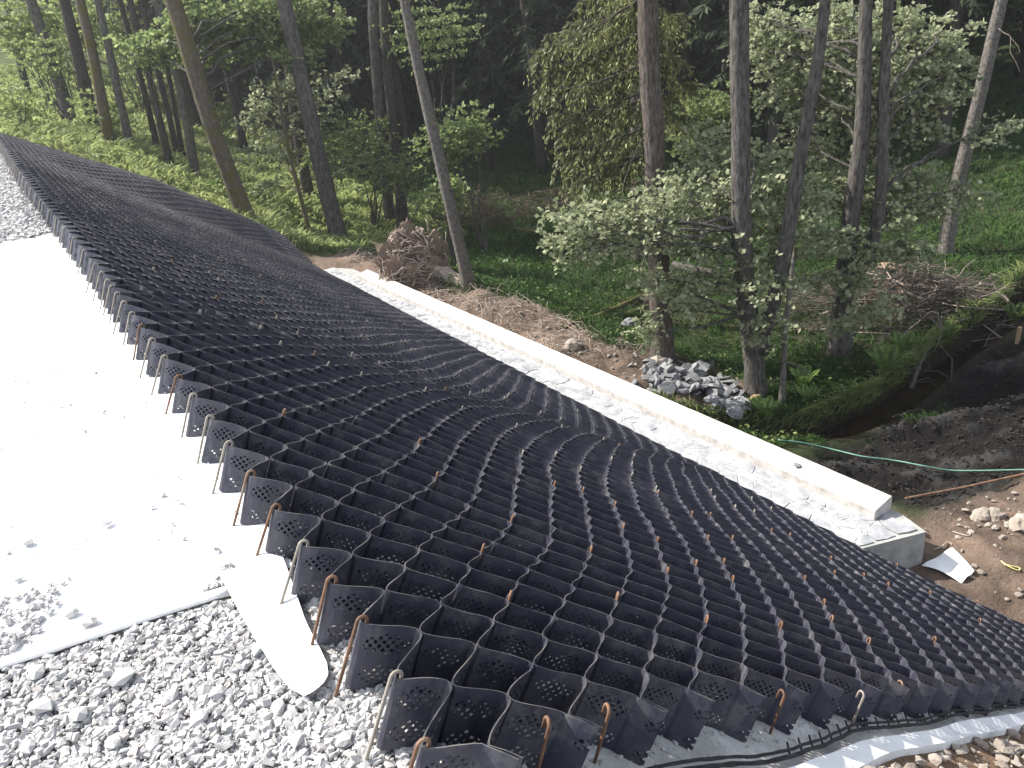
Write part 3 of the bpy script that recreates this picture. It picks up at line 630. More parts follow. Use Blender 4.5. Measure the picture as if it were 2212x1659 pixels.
# irregular stones: jittered shared corners
rows = 3; yy = np.arange(4.2, 21.9, .30); nc = len(yy)
Cx = np.zeros((rows+1, nc)); Cy = np.zeros((rows+1, nc))
for r_ in range(rows+1):
    for c_ in range(nc):
        x0 = 7.02; x1 = capx(yy[c_])-.01 if yy[c_] > 4.6 else 7.83
        jx = 0 if r_ in (0, rows) else random.uniform(-.07, .07)
        Cx[r_, c_] = x0+(x1-x0)*r_/rows+jx; Cy[r_, c_] = yy[c_]+random.uniform(-.09, .09)+(.15 if r_ % 2 else 0)
    Cy[r_, 0] = np.interp(Cx[r_, 0], [6.98, 7.86], [4.45, 4.14])
for r_ in range(rows):
    for c_ in range(nc-1):
        q = np.array([(Cx[r_, c_], Cy[r_, c_]), (Cx[r_+1, c_], Cy[r_+1, c_]), (Cx[r_+1, c_+1], Cy[r_+1, c_+1]), (Cx[r_, c_+1], Cy[r_, c_+1])])
        ctr = q.mean(0); P = []
        for k in range(4):
            a, d = q[k], q[(k+1) % 4]; P.append(a+(ctr-a)*random.uniform(.08, .20)); m_ = (a+d)/2; P.append(m_+(ctr-m_)*random.uniform(.04, .12))
        b = MB(); prism(P, ZL-.03, ZL+random.uniform(.007, .016), b, 0, .009); link('stone', b.mesh('stone', [M['ledge_stone']]), root)
root = empty('coping_beam', (7.6, 4.7, ZL), 'long smooth pale concrete beam with a slanting top beyond the cells', 'concrete beam')
cuts = [4.62, 7.3, 9.9, 12.4, 15.1, 17.9, 20.1]
for a, d in zip(cuts[:-1], cuts[1:]):
    b = MB(); Y = np.linspace(a+.003, d-.003, 14); V = []
    prof = [(0, -.02), (0, .125), (.014, .137), (.326, .208), (.34, .200), (.34, -.45)]
    V = np.array([[(capx(y_)+u+.0012*math.sin(y_*9), y_, ZL+v) for u, v in prof] for y_ in Y]); m = len(prof)
    i = np.arange(len(Y)-1)[:, None]*m; k = np.arange(m)[None]; k2 = (k+1) % m
    F = np.stack([i+k, i+k2, i+m+k2, i+m+k], -1).reshape(-1, 4)
    V = V.reshape(-1, 3); n0 = len(V); V = np.concatenate([V, [V[:m].mean(0)], [V[-m:].mean(0)]])
    F3 = [(q, (q+1) % m, n0) for q in range(m)]+[(n0-m+(q+1) % m, n0-m+q, n0+1) for q in range(m)]
    b.add(V, F3, F); link('coping_section', b.mesh('coping_section', [M['concrete']]), root)
# a clod lying on the coping
b = MB(); stones(b, np.zeros((1, 3)), [1.], .6, .3); o = link('soil_clod', b.mesh('soil_clod', [M['slate']])); v = ray(1722, 1004); P = v*((ZL+.19)/v[2]); o.location = P; o.scale = (.05,)*3
tag(o, 'small dark clod lying on top of the concrete coping', 'clod')

# ------------------------------------------------------------------ creek water
wp = [(x_, y_) for x_, y_ in np.c_[CREEK[:, 0], CREEK[:, 1]+.9]]+[(x_, y_) for x_, y_ in np.c_[CREEK[::-1, 0], CREEK[::-1, 1]-.9]]
gx = np.linspace(8.3, 30, 200); cy = np.interp(gx, CREEK[:, 0], CREEK[:, 1])
V = np.concatenate([np.c_[gx, cy+1.0, np.interp(gx, [8, 30], [-7.50, -7.2])], np.c_[gx, cy-1.0, np.interp(gx, [8, 30], [-7.50, -7.2])]]); i = np.arange(199)
tag(link('creek_water', np_mesh('creek_water', V, [], np.stack([i+200, i+201, i+1, i], 1), M['water'])), kind='structure')

# ------------------------------------------------------------------ foliage builders
LEAFK = 2.0
def quads(mb, C, D, N, L, W, tint, mat=0):
    """leaf-like rhombs: centre start C, direction D, normal N"""
    D = D/np.linalg.norm(D, axis=1)[:, None]; S = np.cross(D, N); S /= np.linalg.norm(S, axis=1)[:, None]+1e-9
    L = np.broadcast_to(L, len(C))[:, None]; W = np.broadcast_to(W, len(C))[:, None]
    V = np.stack([C, C+D*L*.55+S*W*.5, C+D*L, C+D*L*.55-S*W*.5], 1).reshape(-1, 3)
    mb.add(V, None, np.arange(len(C)*4).reshape(-1, 4), mat, np.repeat(tint, 4))
def rnd_dir(n, up=0.0, hz=1.0):
    d = rng.normal(size=(n, 3)); d[:, 2] = d[:, 2]*hz+up; return d/np.linalg.norm(d, axis=1)[:, None]
def leafy(mb, C, R, ntw, nl, size, out=None, droop=-.1, asp=.84, twmb=None, lay=.55):
    """twigs with leaves filling a flattened cloud of centre C and radii R"""
    C = np.asarray(C, float); R = np.asarray(R, float)
    s = rng.normal(size=(ntw, 3))*.42; s = s/np.maximum(1, np.linalg.norm(s, axis=1)/1.0)[:, None]
    # layered shelves rather than an even cloud
    s[:, 2] = np.round(s[:, 2]*3.2+rng.normal(size=ntw)*.18)/3.2
    st = C+s*R
    d = rnd_dir(ntw, droop, .35)
    if out is not None: d = d*.7+np.asarray(out)*.8
    d /= np.linalg.norm(d, axis=1)[:, None]
    L = (.16+.22*rng.random(ntw))
    t = (np.arange(nl)+.5)/nl
    P = st[:, None]+d[:, None]*(L[:, None]*t[None])[..., None]; P[..., 2] -= (t**2*.05)[None]
    P = (P+rng.normal(size=P.shape)*.012).reshape(-1, 3); n = len(P)
    ld = np.repeat(d, nl, 0)*.6+rnd_dir(n, 0, .5)*.9; nn = rnd_dir(n, .9, 1)
    br = np.repeat(rng.random(ntw), nl)*.5+rng.random(n)*.5
    sz = size*(.65+.6*rng.random(n))
    quads(mb, P, ld, nn, sz, sz*asp, br)
    if twmb is not None:
        for k in range(0, ntw, 3): twmb.tube([st[k]-d[k]*.12, st[k]+d[k]*L[k]], [.004, .002], 3, cap=False)
def bez(a, b, sag=0.0, n=9, wig=.04):
    a = np.asarray(a, float); b = np.asarray(b, float); t = np.linspace(0, 1, n)[:, None]; L = np.linalg.norm(b-a)
    P = a*(1-t)+b*t; P[:, 2:] += 4*t*(1-t)*sag*L
    w_ = np.cumsum(rng.normal(size=(n, 3))*wig*L/n, 0); w_ -= t*w_[-1]; return P+w_
def up_ray(P, px, py):
    """point above P seen at (px,py), at the same horizontal distance from the viewpoint as P"""
    v = ray(px, py); a = P[:2]/np.linalg.norm(P[:2]); t = (P[:2]@a)/(v[:2]@a); return v*t
def pxm(P): return 1700/ (P@CF)            # photograph pixels per metre at P
def trunk(mb, pts, w0, w1, H_extra=9, base=None, flare=1.35, sides=10, mat=0, tint=.5, wob=.12):
    """pts: photo points from the base upward; returns polyline"""
    B = base if base is not None else hit(*pts[0]); P = [B]
    for q in pts[1:]: P.append(up_ray(B, *q))
    P = np.array(P); s = pxm(B)
    seg = np.linalg.norm(np.diff(P, axis=0), axis=1); tot = seg.sum()
    d = P[-1]-P[-2]; d /= np.linalg.norm(d); d = d*.75+np.array([0, 0, .25]); 
    if H_extra: P = np.concatenate([P, P[-1:]+d*H_extra]); 
    cum = np.concatenate([[0], np.cumsum(np.linalg.norm(np.diff(P, axis=0), axis=1))])
    n = max(8, int(cum[-1]/.5)); u = np.linspace(0, cum[-1], n)
    u = np.sort(np.concatenate([u, [.12, .28]]))
    Q = np.stack([np.interp(u, cum, P[:, k]) for k in range(3)], 1)
    # soften kinks, add gentle waviness
    Q[1:-1] = (Q[:-2]+2*Q[1:-1]+Q[2:])/4; Q[:, :2] += .03*np.stack([fbm(u, u*0+B[0], .5, 2), fbm(u, u*0+B[1]+9, .5, 2)], 1)
    r0 = w0/s/2; r1 = w1/s/2
    r = np.where(u < tot, r0+(r1-r0)*u/tot, r1*np.maximum(.12, 1-(u-tot)/max(H_extra, .1)*.85))
    r = r*(1+(flare-1)*np.exp(-u/.22))
    Q[0, 2] -= .25
    mb.tube(Q, r, sides, mat, tint, wob=wob)
    return B, Q, r
def tree_root(name, B, label, cat='tree', group=None): return empty(name, (float(B[0]), float(B[1]), float(B[2])), label, cat, group)

def broadleaf(label, stems, sprays, bark_m, leaf_m, size, tw=26, nl=7, name='alder_tree', group=None, Hx=7, crown=True, seedout=(.0, -.6, 0)):
    mb = MB(); B0 = None; lines = []
    for pts, w0, w1 in stems:
        if B0 is None:
            B0, Q, r = trunk(mb, pts, w0, w1, Hx); lines.append(Q)
        else:
            # a stem springing from the first one
            s0 = up_ray(B0, *pts[0]); i = int(np.argmin(np.linalg.norm(lines[0]-s0, axis=1)))
            _, Q, r = trunk(mb, pts, w0, w1, Hx, base=s0, flare=1.1); lines.append(Q[1:])
    root = tree_root(name, B0, label, 'tree', group)
    link('trunk', mb.mesh('trunk', [bark_m], True), root)
    allp = np.concatenate(lines); br = MB(); lf = MB(); tw_ = MB()
    s = pxm(B0)
    for sp in sprays:
        px, py, rx, ry = sp[:4]; off = sp[4] if len(sp) > 4 else random.uniform(-1.2, .4)
        v = ray(px, py); D = B0@CF+off; C = v*(D/(v@CF)); sc = D/1700
        R = np.array([rx*sc, max(rx*sc*.8, .35), ry*sc])
        cand = allp[(allp[:, 2] < C[2]+.2)] if (allp[:, 2] < C[2]+.2).any() else allp
        i = int(np.argmin(np.linalg.norm(cand-(C-np.array([0, 0, .5])), axis=1))); A = cand[i]
        P = bez(A, C, .05, 9, .25); br.tube(P, np.linspace(.028, .007, 9)*min(1.3, .6+np.linalg.norm(C-A)/4), 5)
        for k in range(5):
            e_ = C+rng.normal(size=3)*R*.55; br.tube(bez(P[5+random.randint(0, 2)], e_, 0, 5, .2), np.linspace(.008, .003, 5), 4, cap=False)
        area = rx*ry/2400.; o_ = C-A; o_ = o_/(np.linalg.norm(o_)+1e-6)
        leafy(lf, C, R*1.3, int((tw*area+6)*LEAFK), nl, size, out=o_*.6, twmb=tw_)
    if crown:   # the rest of the crown above the frame
        top = lines[0][-1]
        for k in range(7):
            a = random.random()*6.28; h = random.random()
            C = top+np.array([math.cos(a)*2.4*(1-.5*h), math.sin(a)*2.4*(1-.5*h), -1.5-4.5*(1-h)+1.5])
            if C[2] < B0[2]+7.5: continue
            leafy(lf, C, (1.1, 1.1, .6), 26, 5, size*2.2)
            br.tube(bez(lines[0][int(len(lines[0])*.7)], C, .05, 5, .1), np.linspace(.04, .01, 5), 4)
    link('branches', br.mesh('branches', [bark_m], True), root); link('twigs', tw_.mesh('twigs', [M['twig']]), root)
    link('leaves', lf.mesh('leaves', [leaf_m]), root)
    return root, B0, lines

def droop_spray(lf, br, A, E, n=16, ln=.55, tips=.8, wid=.05, dens=1.0):
    """one spruce bough from A to E with a curtain of hanging shoots"""
    P = bez(A, E, -.05, 10, .06); L = np.linalg.norm(np.asarray(E)-A); br.tube(P, np.linspace(.022, .006, 10), 4)
    m = int(n*L*3*dens)
    u = rng.random(m)**.7; i = u*9; f = np.floor(i).astype(int).clip(0, 8); S = P[f]+(P[f+1]-P[f])*(i-f)[:, None]
    side = np.cross(P[-1]-P[0], [0, 0, 1.]); side /= np.linalg.norm(side)
    d = side[None]*(rng.normal(size=m)*.75)[:, None]+((P[-1]-P[0])/L)[None]*(.35+.3*rng.random(m))[:, None]; d[:, 2] -= .35+.5*rng.random(m)
    d /= np.linalg.norm(d, axis=1)[:, None]; l = ln*(.35+.75*rng.random(m))*(.5+.6*u)
    seg = 4
    for k in range(seg):
        t0 = k/seg; c = S+d*(l*t0)[:, None]; c[:, 2] -= l*t0*t0*.45
        dd = d.copy(); dd[:, 2] -= t0*.9
        for q in (-1, 1):
            d2 = dd+np.cross(dd, rnd_dir(m, 0, 1))*.55*q
            quads(lf, c, d2, rnd_dir(m, .6, 1), l/seg*1.45, wid*(1.1-.3*t0), rng.random(m)*.7+.1*t0, 0)
    if tips > 0:
        k_ = rng.random(m) < tips; c = S+d*l[:, None]; c[:, 2] -= l*.45; c = c[k_]; n2 = len(c)
        for _ in range(2):
            dd = rnd_dir(n2, -1.7, .6); quads(lf, c+rng.normal(size=(n2, 3))*.03, dd, rnd_dir(n2), .08+.05*rng.random(n2), .028, rng.random(n2), 1)

# ------------------------------------------------------------------ trees at the forest edge
def plain_trunk(label, pts, w0, w1, bm, name='spruce_tree', Hx=9, group=None, stubs=6, crown=None, flare=1.35):
    mb = MB(); B, Q, r = trunk(mb, pts, w0, w1, Hx, flare=flare); root = tree_root(name, B, label, 'tree', group)
    link('trunk', mb.mesh('trunk', [bm], True), root)
    if stubs:
        br = MB()
        for k in range(stubs):
            i = random.randint(3, len(Q)-4); a = random.random()*6.28; L = random.uniform(.4, 1.5)
            E = Q[i]+np.array([math.cos(a)*L, math.sin(a)*L, -random.uniform(.1, .9)*L]); br.tube(bez(Q[i], E, .12, 7, .15), np.linspace(.016, .004, 7), 4)
            if random.random() < .6: br.tube(bez(bez(Q[i], E, .12, 7, .0)[4], E+rng.normal(size=3)*.3, 0, 4, .2), np.linspace(.007, .003, 4), 3)
        link('dead_branches', br.mesh('dead_branches', [M['twig']]), root)
    return root, B, Q

r_, B_, Q_ = plain_trunk('thick mossy trunk leaning left at the far corner of the cells', [(535,476), (505,400), (450,250), (410,120), (372,0)], 36, 33, M['bark_moss'], 'leaning_tree', 8, None, 5)
lf = MB(); br = MB(); tw_ = MB()
for px, py, rx, ry, off in [(430,30,70,40,-.5),(560,20,90,40,0),(640,30,80,45,.5),(480,70,70,35,0),(380,85,60,30,-1),(620,90,70,25,.5),(520,100,60,30,.5),(400,50,50,30,-1),(690,60,70,30,1),(330,120,40,16,-1),(430,130,50,18,0),(560,60,70,30,0),(300,90,50,20,-1),(650,120,50,20,0)]:
    v = ray(px, py); D = B_@CF+off; C = v*(D/(v@CF)); A = Q_[int(np.argmin(abs(Q_[:, 2]-(C[2]-.6))))]
    br.tube(bez(A, C, .08, 8, .2), np.linspace(.04, .008, 8), 5); sc = D/1700; leafy(lf, C, (rx*sc*1.2, rx*sc, ry*sc*1.2), int(rx*ry/16)+14, 6, .15, twmb=tw_)
link('branches', br.mesh('branches', [M['bark_alder']], True), r_); link('leaves', lf.mesh('leaves', [M['beech_leaf']]), r_)

broadleaf('slim young tree with sparse leafy tiers between two thick trunks', [([(674,520), (655,440), (630,350), (612,260), (600,190)], 10, 6)],
          [(590,190,60,16,0),(660,210,80,20,0),(580,260,60,20,0),(680,250,50,16,0),(600,300,70,24,0),(560,330,40,14,0),(700,215,50,14,0),(640,170,60,16,0),(620,340,30,10,0),(580,400,30,12,0),(720,375,35,10,0),(590,220,50,14,0),(690,290,30,10,0),(560,240,40,12,0),(740,160,40,12,.5),(760,350,22,10,0)],
          M['bark_moss'], M['alder_leaf'], .12, tw=34, Hx=1.2, crown=False, name='young_tree')
plain_trunk('straight brown trunk leaning left, just right of the slim young tree', [(733,520), (712,440), (680,300), (640,120), (613,0)], 38, 28, M['bark_alder'], 'forest_tree', 9)
plain_trunk('bare grey trunk leaning left beside the uprooted stump', [(1013,622), (985,500), (940,300), (900,130), (873,0)], 28, 19, M['bark_grey'], 'leaning_tree', 8, None, 3)
SPR, SB, SQ = plain_trunk('tall straight spruce trunk in the centre with drooping lime-tipped boughs', [(1430,772), (1424,600), (1412,330), (1403,150), (1399,0)], 46, 38, M['bark_spruce'], 'spruce_tree', 10, None, 30)
lf = MB(); br = MB()
for px, py, sx, off in [(1180,85,1,-1.0),(1150,120,1,-1.2),(1230,60,1,-.6),(1300,50,1,-.5),(1160,205,1,-1.2),(1210,150,1,-1),(1330,120,1,-.3),(1265,110,1,-.8),(1240,220,1,-1),(1190,260,1,-.9),(1300,200,1,-.5),(1210,300,1,-.7),(1280,290,1,-.5),(1340,260,1,-.3),(1230,360,1,-.8),(1200,345,1,-.9),(1290,360,1,-.4),(1340,330,1,-.2),(1250,400,1,-.8),(1310,410,1,-.5),(1350,380,1,-.3),(1215,395,1,-.9),(1395,50,1,-.9),(1430,90,1,-.7),(1380,170,1,-.9),(1455,130,1,-.5),(1470,40,1,-.4),(1450,220,1,-.4),(1500,190,1,0),(1480,260,1,0),(1170,160,1,-1),(1260,170,1,-.7),(1320,20,1,-.5),(1250,15,1,-.7),(1350,70,1,-.4),(1300,470,1,-.4)]:
    v = ray(px, py-12); D = SB@CF+off; E = v*(D/(v@CF)); A = SQ[int(np.argmin(abs(SQ[:, 2]-(E[2]+.55))))]
    droop_spray(lf, br, A, E, 8, .42, 1.0)
link('boughs', br.mesh('boughs', [M['bark_dark']]), SPR); link('needles', lf.mesh('needles', [M['needle'], M['tip']]), SPR)

broadleaf('forked dark alder by the split stone heap with pale round leaves', [([(1632,850), (1628,760), (1612,660), (1602,540), (1600,300), (1595,0)], 44, 34), ([(1642,735), (1675,640), (1695,540), (1722,380), (1752,220), (1772,110), (1784,0)], 34, 20)],
          [(1255,470,75,34,-1.6),(1220,520,50,22,-1.6),(1310,500,70,36,-1.5),(1370,520,60,28,-1.3),(1420,480,70,40,-1.2),(1450,430,60,36,-1),(1260,545,50,20,-1.6),(1350,460,50,26,-1.3),(1500,520,70,40,-1),(1530,450,70,44,-.8),(1560,390,70,40,-.6),(1600,340,80,40,-.6),(1545,300,60,30,-.4),(1640,420,80,50,-.9),(1680,490,80,44,-.9),(1600,560,60,34,-1),(1540,610,60,26,-1),(1640,620,70,24,-1.1),(1740,440,60,40,-.8),(1760,520,70,34,-.9),(1470,600,50,24,-1),(1450,640,40,20,-1),(1400,600,30,16,-1.2),(1500,660,40,20,-.8),(1560,500,60,40,-1),(1690,560,50,26,-1.1),(1590,440,60,40,-1),(1480,380,40,24,-.6),(1410,690,22,16,-1),(1400,720,18,12,-1),(1700,380,60,36,-.5),(1655,690,24,14,-1.2),(1640,730,16,10,-1.2)],
          M['bark_alder'], M['alder_leaf'], .098, tw=27, Hx=8)
plain_trunk('thin pale dead stem standing right of the forked alder', [(1689,872), (1692,760), (1702,650), (1712,570)], 13, 9, M['bark_grey'], 'dead_tree', .3, None, 4)
broadleaf('second forked alder behind the first with heavy leafy boughs above', [([(1813,765), (1815,690), (1828,610), (1832,500), (1862,330), (1868,160), (1872,0)], 46, 22), ([(1826,625), (1870,570), (1898,500), (1908,330), (1912,150), (1920,0)], 28, 18)],
          [(1690,60,70,40,-1),(1650,120,60,34,-1),(1720,130,80,50,-1),(1780,60,80,44,-1),(1800,150,90,50,-1),(1860,80,90,50,-1),(1900,170,90,50,-1),(1950,60,80,44,-1),(1980,130,80,44,-1),(2040,80,70,40,-1),(1850,240,80,40,-1),(1930,240,80,40,-1),(2000,200,70,36,-1),(2050,160,50,30,-1),(2040,210,50,26,-1.2),(1760,220,70,40,-.8),(1700,190,60,40,-.8),(1900,300,50,24,-.8),(1990,290,50,24,-1),(1640,50,50,30,-.8),(1790,330,60,30,-.6),(1850,390,90,40,-.8),(1790,430,60,36,-.8),(1920,410,90,40,-.9),(1990,390,70,26,-1),(1880,470,80,34,-1),(1960,460,80,26,-1.1),(2040,440,70,24,-1.2),(1820,530,60,34,-1.2),(1870,560,60,24,-1.3),(1960,530,60,20,-1.2),(2080,410,40,12,-1.3),(1770,610,50,26,-1.4),(1850,620,50,22,-1.4),(1900,660,50,20,-1.8),(1830,690,60,22,-1.6),(1960,560,30,16,-1.2),(2110,300,50,12,-1.4),(2160,270,34,10,-1.4),(1810,30,80,30,-.6),(1730,300,60,30,-.6)],
          M['bark_alder'], M['alder_leaf'], .100, tw=27, Hx=6)
plain_trunk('smooth light trunk leaning right in front of the grassy hillside', [(2040,552), (2060,430), (2100,270), (2135,120), (2165,0)], 30, 22, M['bark_grey'], 'leaning_tree', 7, None, 5)
plain_trunk('grey trunk standing close behind the central spruce, left of it', [(1378,562), (1378,400), (1374,200), (1370,0)], 30, 22, M['bark_spruce'], 'spruce_tree', 9, None, 8)
GR = 'slender forest trunks behind the front row'
for k, (pts, w0, w1, bm, lb) in enumerate([
    ([(2033,340), (2045,240), (2058,120), (2068,0)], 24, 20, 'bark_dark', 'dark brown trunk on the hillside left of the leaning light trunk'),
    ([(1905,350), (1912,240), (1920,0)], 26, 22, 'bark_dark', 'dark trunk behind the second alder, right stem side'),
    ([(1868,338), (1866,240), (1866,0)], 26, 20, 'bark_alder', 'mid grey trunk rising behind the second alder'),
    ([(1668,335), (1674,200), (1686,0)], 24, 20, 'bark_grey', 'grey trunk just right of the tall straight alder stem'),
    ([(1652,290), (1655,180), (1661,0)], 12, 10, 'bark_dark', 'thin dark pole beside the grey trunk right of the alder'),
    ([(1786,238), (1788,120), (1792,0)], 18, 15, 'bark_grey', 'small light trunk far back between the alder stems'),
    ([(1320,345), (1318,200), (1316,0)], 20, 16, 'bark_dark', 'dark trunk hidden behind the lime-tipped spruce boughs'),
    ([(1535,330), (1530,200), (1526,0)], 16, 13, 'bark_dark', 'dark trunk between the spruce and the tall alder stem'),
    ([(1058,325), (1052,200), (1046,0)], 14, 12, 'bark_dark', 'thin black trunk far behind the bare leaning trunk'),
    ([(1025,302), (1020,160), (1012,0)], 16, 12, 'bark_dark', 'black trunk by the pale gap in the dark wood'),
    ([(1112,176), (1110,100), (1106,0)], 8, 7, 'bark_grey', 'tiny pale trunk deep in the dark wood'),
    ([(873,490), (858,360), (838,160), (828,0)], 23, 18, 'bark_dark', 'dark trunk directly left of the bare leaning trunk'),
    ([(845,482), (828,340), (812,150), (804,0)], 24, 19, 'bark_alder', 'brown trunk, right one of the close pair behind the uprooted stump'),
    ([(784,275), (765,200), (735,100), (705,0)], 18, 14, 'bark_dark', 'thin slanting trunk above the brown trunk by the slim tree'),
    ([(668,432), (650,340), (628,180), (610,0)], 25, 20, 'bark_dark', 'dark trunk behind the slim young tree'),
    ([(424,385), (408,280), (375,120), (338,0)], 20, 16, 'bark_alder', 'straight trunk rising left of the thick mossy trunk'),
    ([(397,345), (383,260), (362,150), (335,0)], 11, 9, 'bark_dark', 'thinnest of the dark poles left of the mossy trunk'),
    ([(386,343), (368,260), (335,130), (305,0)], 14, 11, 'bark_dark', 'second dark pole in the close row at the bright gap'),
    ([(369,360), (345,260), (312,120), (280,0)], 16, 12, 'bark_dark', 'tallest dark pole in the close row at the bright gap'),
    ([(342,326), (322,240), (290,110), (257,0)], 13, 11, 'bark_dark', 'leftmost dark pole in the close row at the bright gap'),
    ([(284,325), (268,260), (240,130), (210,0)], 18, 14, 'bark_alder', 'ivy-flecked trunk at the left edge of the bright gap'),
    ([(236,309), (222,230), (198,110), (172,0)], 24, 19, 'bark_moss', 'straight trunk with a sunlit mossy left side'),
    ([(207,292), (190,220), (165,110), (138,0)], 27, 22, 'bark_dark', 'broad dark trunk left of the sunlit mossy one'),
    ([(154,272), (135,200), (98,90), (66,0)], 26, 21, 'bark_alder', 'leaning brown trunk nearest the upper left corner'),
    ([(60,210), (40,120), (15,0)], 16, 13, 'bark_dark', 'blurred thin trunk at the left frame edge')]):
    plain_trunk(lb, pts, w0, w1, M[bm], 'forest_tree', 9, GR, 5, flare=1.25)

# ------------------------------------------------------------------ background spruces
def crown_mesh(name, nb, droop, h0):
    """unit crown: height 1 (=17 m), boughs from h0 upward"""
    lf = MB(); br = MB()
    for k in range(nb):
        h = h0+(1-h0)*(k/nb)**.9; a = k*2.4+rng.random()*.5; L = (2.6*(1-h)**.7+.35)*(.75+.5*rng.random())
        A = np.array([0, 0, h*17.]); E = A+np.array([math.cos(a)*L, math.sin(a)*L, -droop*L*(.5+.7*rng.random())])
        P = bez(A, E, .06, 6, .08); br.tube(P, np.linspace(.03, .008, 6), 3, cap=False)
        m = int(60*L); u = rng.random(m)**.75; i = u*5; f = np.floor(i).astype(int).clip(0, 4); S = P[f]+(P[f+1]-P[f])*(i-f)[:, None]
        side = np.array([-math.sin(a), math.cos(a), 0.])
        d = side[None]*(rng.normal(size=m)*.9)[:, None]+np.array([math.cos(a), math.sin(a), 0])[None]*.5; d[:, 2] -= .3+.9*rng.random(m)
        l = .15+.32*rng.random(m); quads(lf, S, d, rnd_dir(m, .7, 1), l, l*.24, rng.random(m))
    return lf.mesh(name, [M['dark_needle']]), br.mesh('boughs', [M['bark_dark']])
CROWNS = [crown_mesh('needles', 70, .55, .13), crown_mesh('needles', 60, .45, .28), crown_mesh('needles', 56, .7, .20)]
tb = MB(); u = np.linspace(0, 17.5, 14); tb.tube(np.stack([.05*np.sin(u*.5), .05*np.cos(u*.4), u-.3], 1), .19*(1-u/19)**.8+.01+.08*np.exp(-u/.3), 8, wob=.1); TB = tb.mesh('trunk', [M['bark_dark']], True)
cands = []
for q in range(4000):
    az = math.radians(random.uniform(2, 76)); d = 21+44*random.random()**1.05; x, y = d*math.sin(az), d*math.cos(az)
    if x < 5.5+.12*(y-25) : continue
    # keep the bright meadow gap beyond the far bank open
    p = (0, 0, float(H(x, y)))
    cands.append((x, y, p[2]))
def to_px(p): 
    c_ = p@CF; return 1106+1700*(p@CRv)/c_, 829.5-1700*(p@CUv)/c_
_, CRv, CUv = cam_basis(25, 7, 30.5)
taken = []
for x, y, z in cands:
    px, py = to_px(np.array([x, y, z]))
    if 215 < px < 345 and math.hypot(x, y) < 60: continue
    if x < 9 and y < 41: continue
    if px > 1500 and math.hypot(x, y) < 30: continue
    if py > 380: continue
    if any((x-a)**2+(y-b_)**2 < (2.5 if len(taken) < 60 else 2.2)**2 for a, b_ in taken): continue
    taken.append((x, y))
    if len(taken) > 130: break
for k, (x, y) in enumerate(taken):
    z = float(H(x, y)); px, py = to_px(np.array([x, y, z])); 
    side = 'left' if px < 700 else ('middle' if px < 1400 else 'right')
    root = empty('background_spruce', (x, y, z), 'dark spruce standing in the shaded wood behind, '+side+' part of the forest', 'tree', 'dark spruces deeper in the wood, '+side)
    sc_ = random.uniform(.85, 1.2); lean = (random.uniform(-.03, .03), random.uniform(-.03, .03), random.random()*6.28)
    root.rotation_euler = lean; root.scale = (sc_*random.uniform(.85, 1.15), sc_*random.uniform(.85, 1.15), sc_)
    c1, c2 = CROWNS[k % 3]
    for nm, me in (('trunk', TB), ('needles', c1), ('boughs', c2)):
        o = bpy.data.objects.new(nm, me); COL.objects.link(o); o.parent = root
        if nm != 'trunk': o['kind'] = 'stuff'
# far-off mass of the wood
lf = MB(); n = 46000
az = np.radians(rng.uniform(-8, 84, n)); d = rng.uniform(52, 78, n); x, y = d*np.sin(az), d*np.cos(az)
cl = vnoise(az*22, d*.5, 1); hgt = 24*rng.random(n)
k_ = (x > 2) & (cl+.25*rng.random(n) > .3+.35*sstep((3-hgt)/3)) & ~((az > math.radians(1)) & (az < math.radians(9.)) & (hgt < 4) & (d < 66))
x, y, hgt, az = x[k_], y[k_], hgt[k_], az[k_]; n = len(x)
P = np.stack([x, y, rbf(x, y)+hgt], 1); dd = rnd_dir(n, -.6, .7); quads(lf, P, dd, rnd_dir(n), .7+.9*rng.random(n), .35+.3*rng.random(n), rng.random(n)*np.repeat(1, n))
tag(lf.build('distant_forest', [M['dark_needle']]), 'dark mass of conifer foliage closing the far wood', 'forest', kind='stuff')
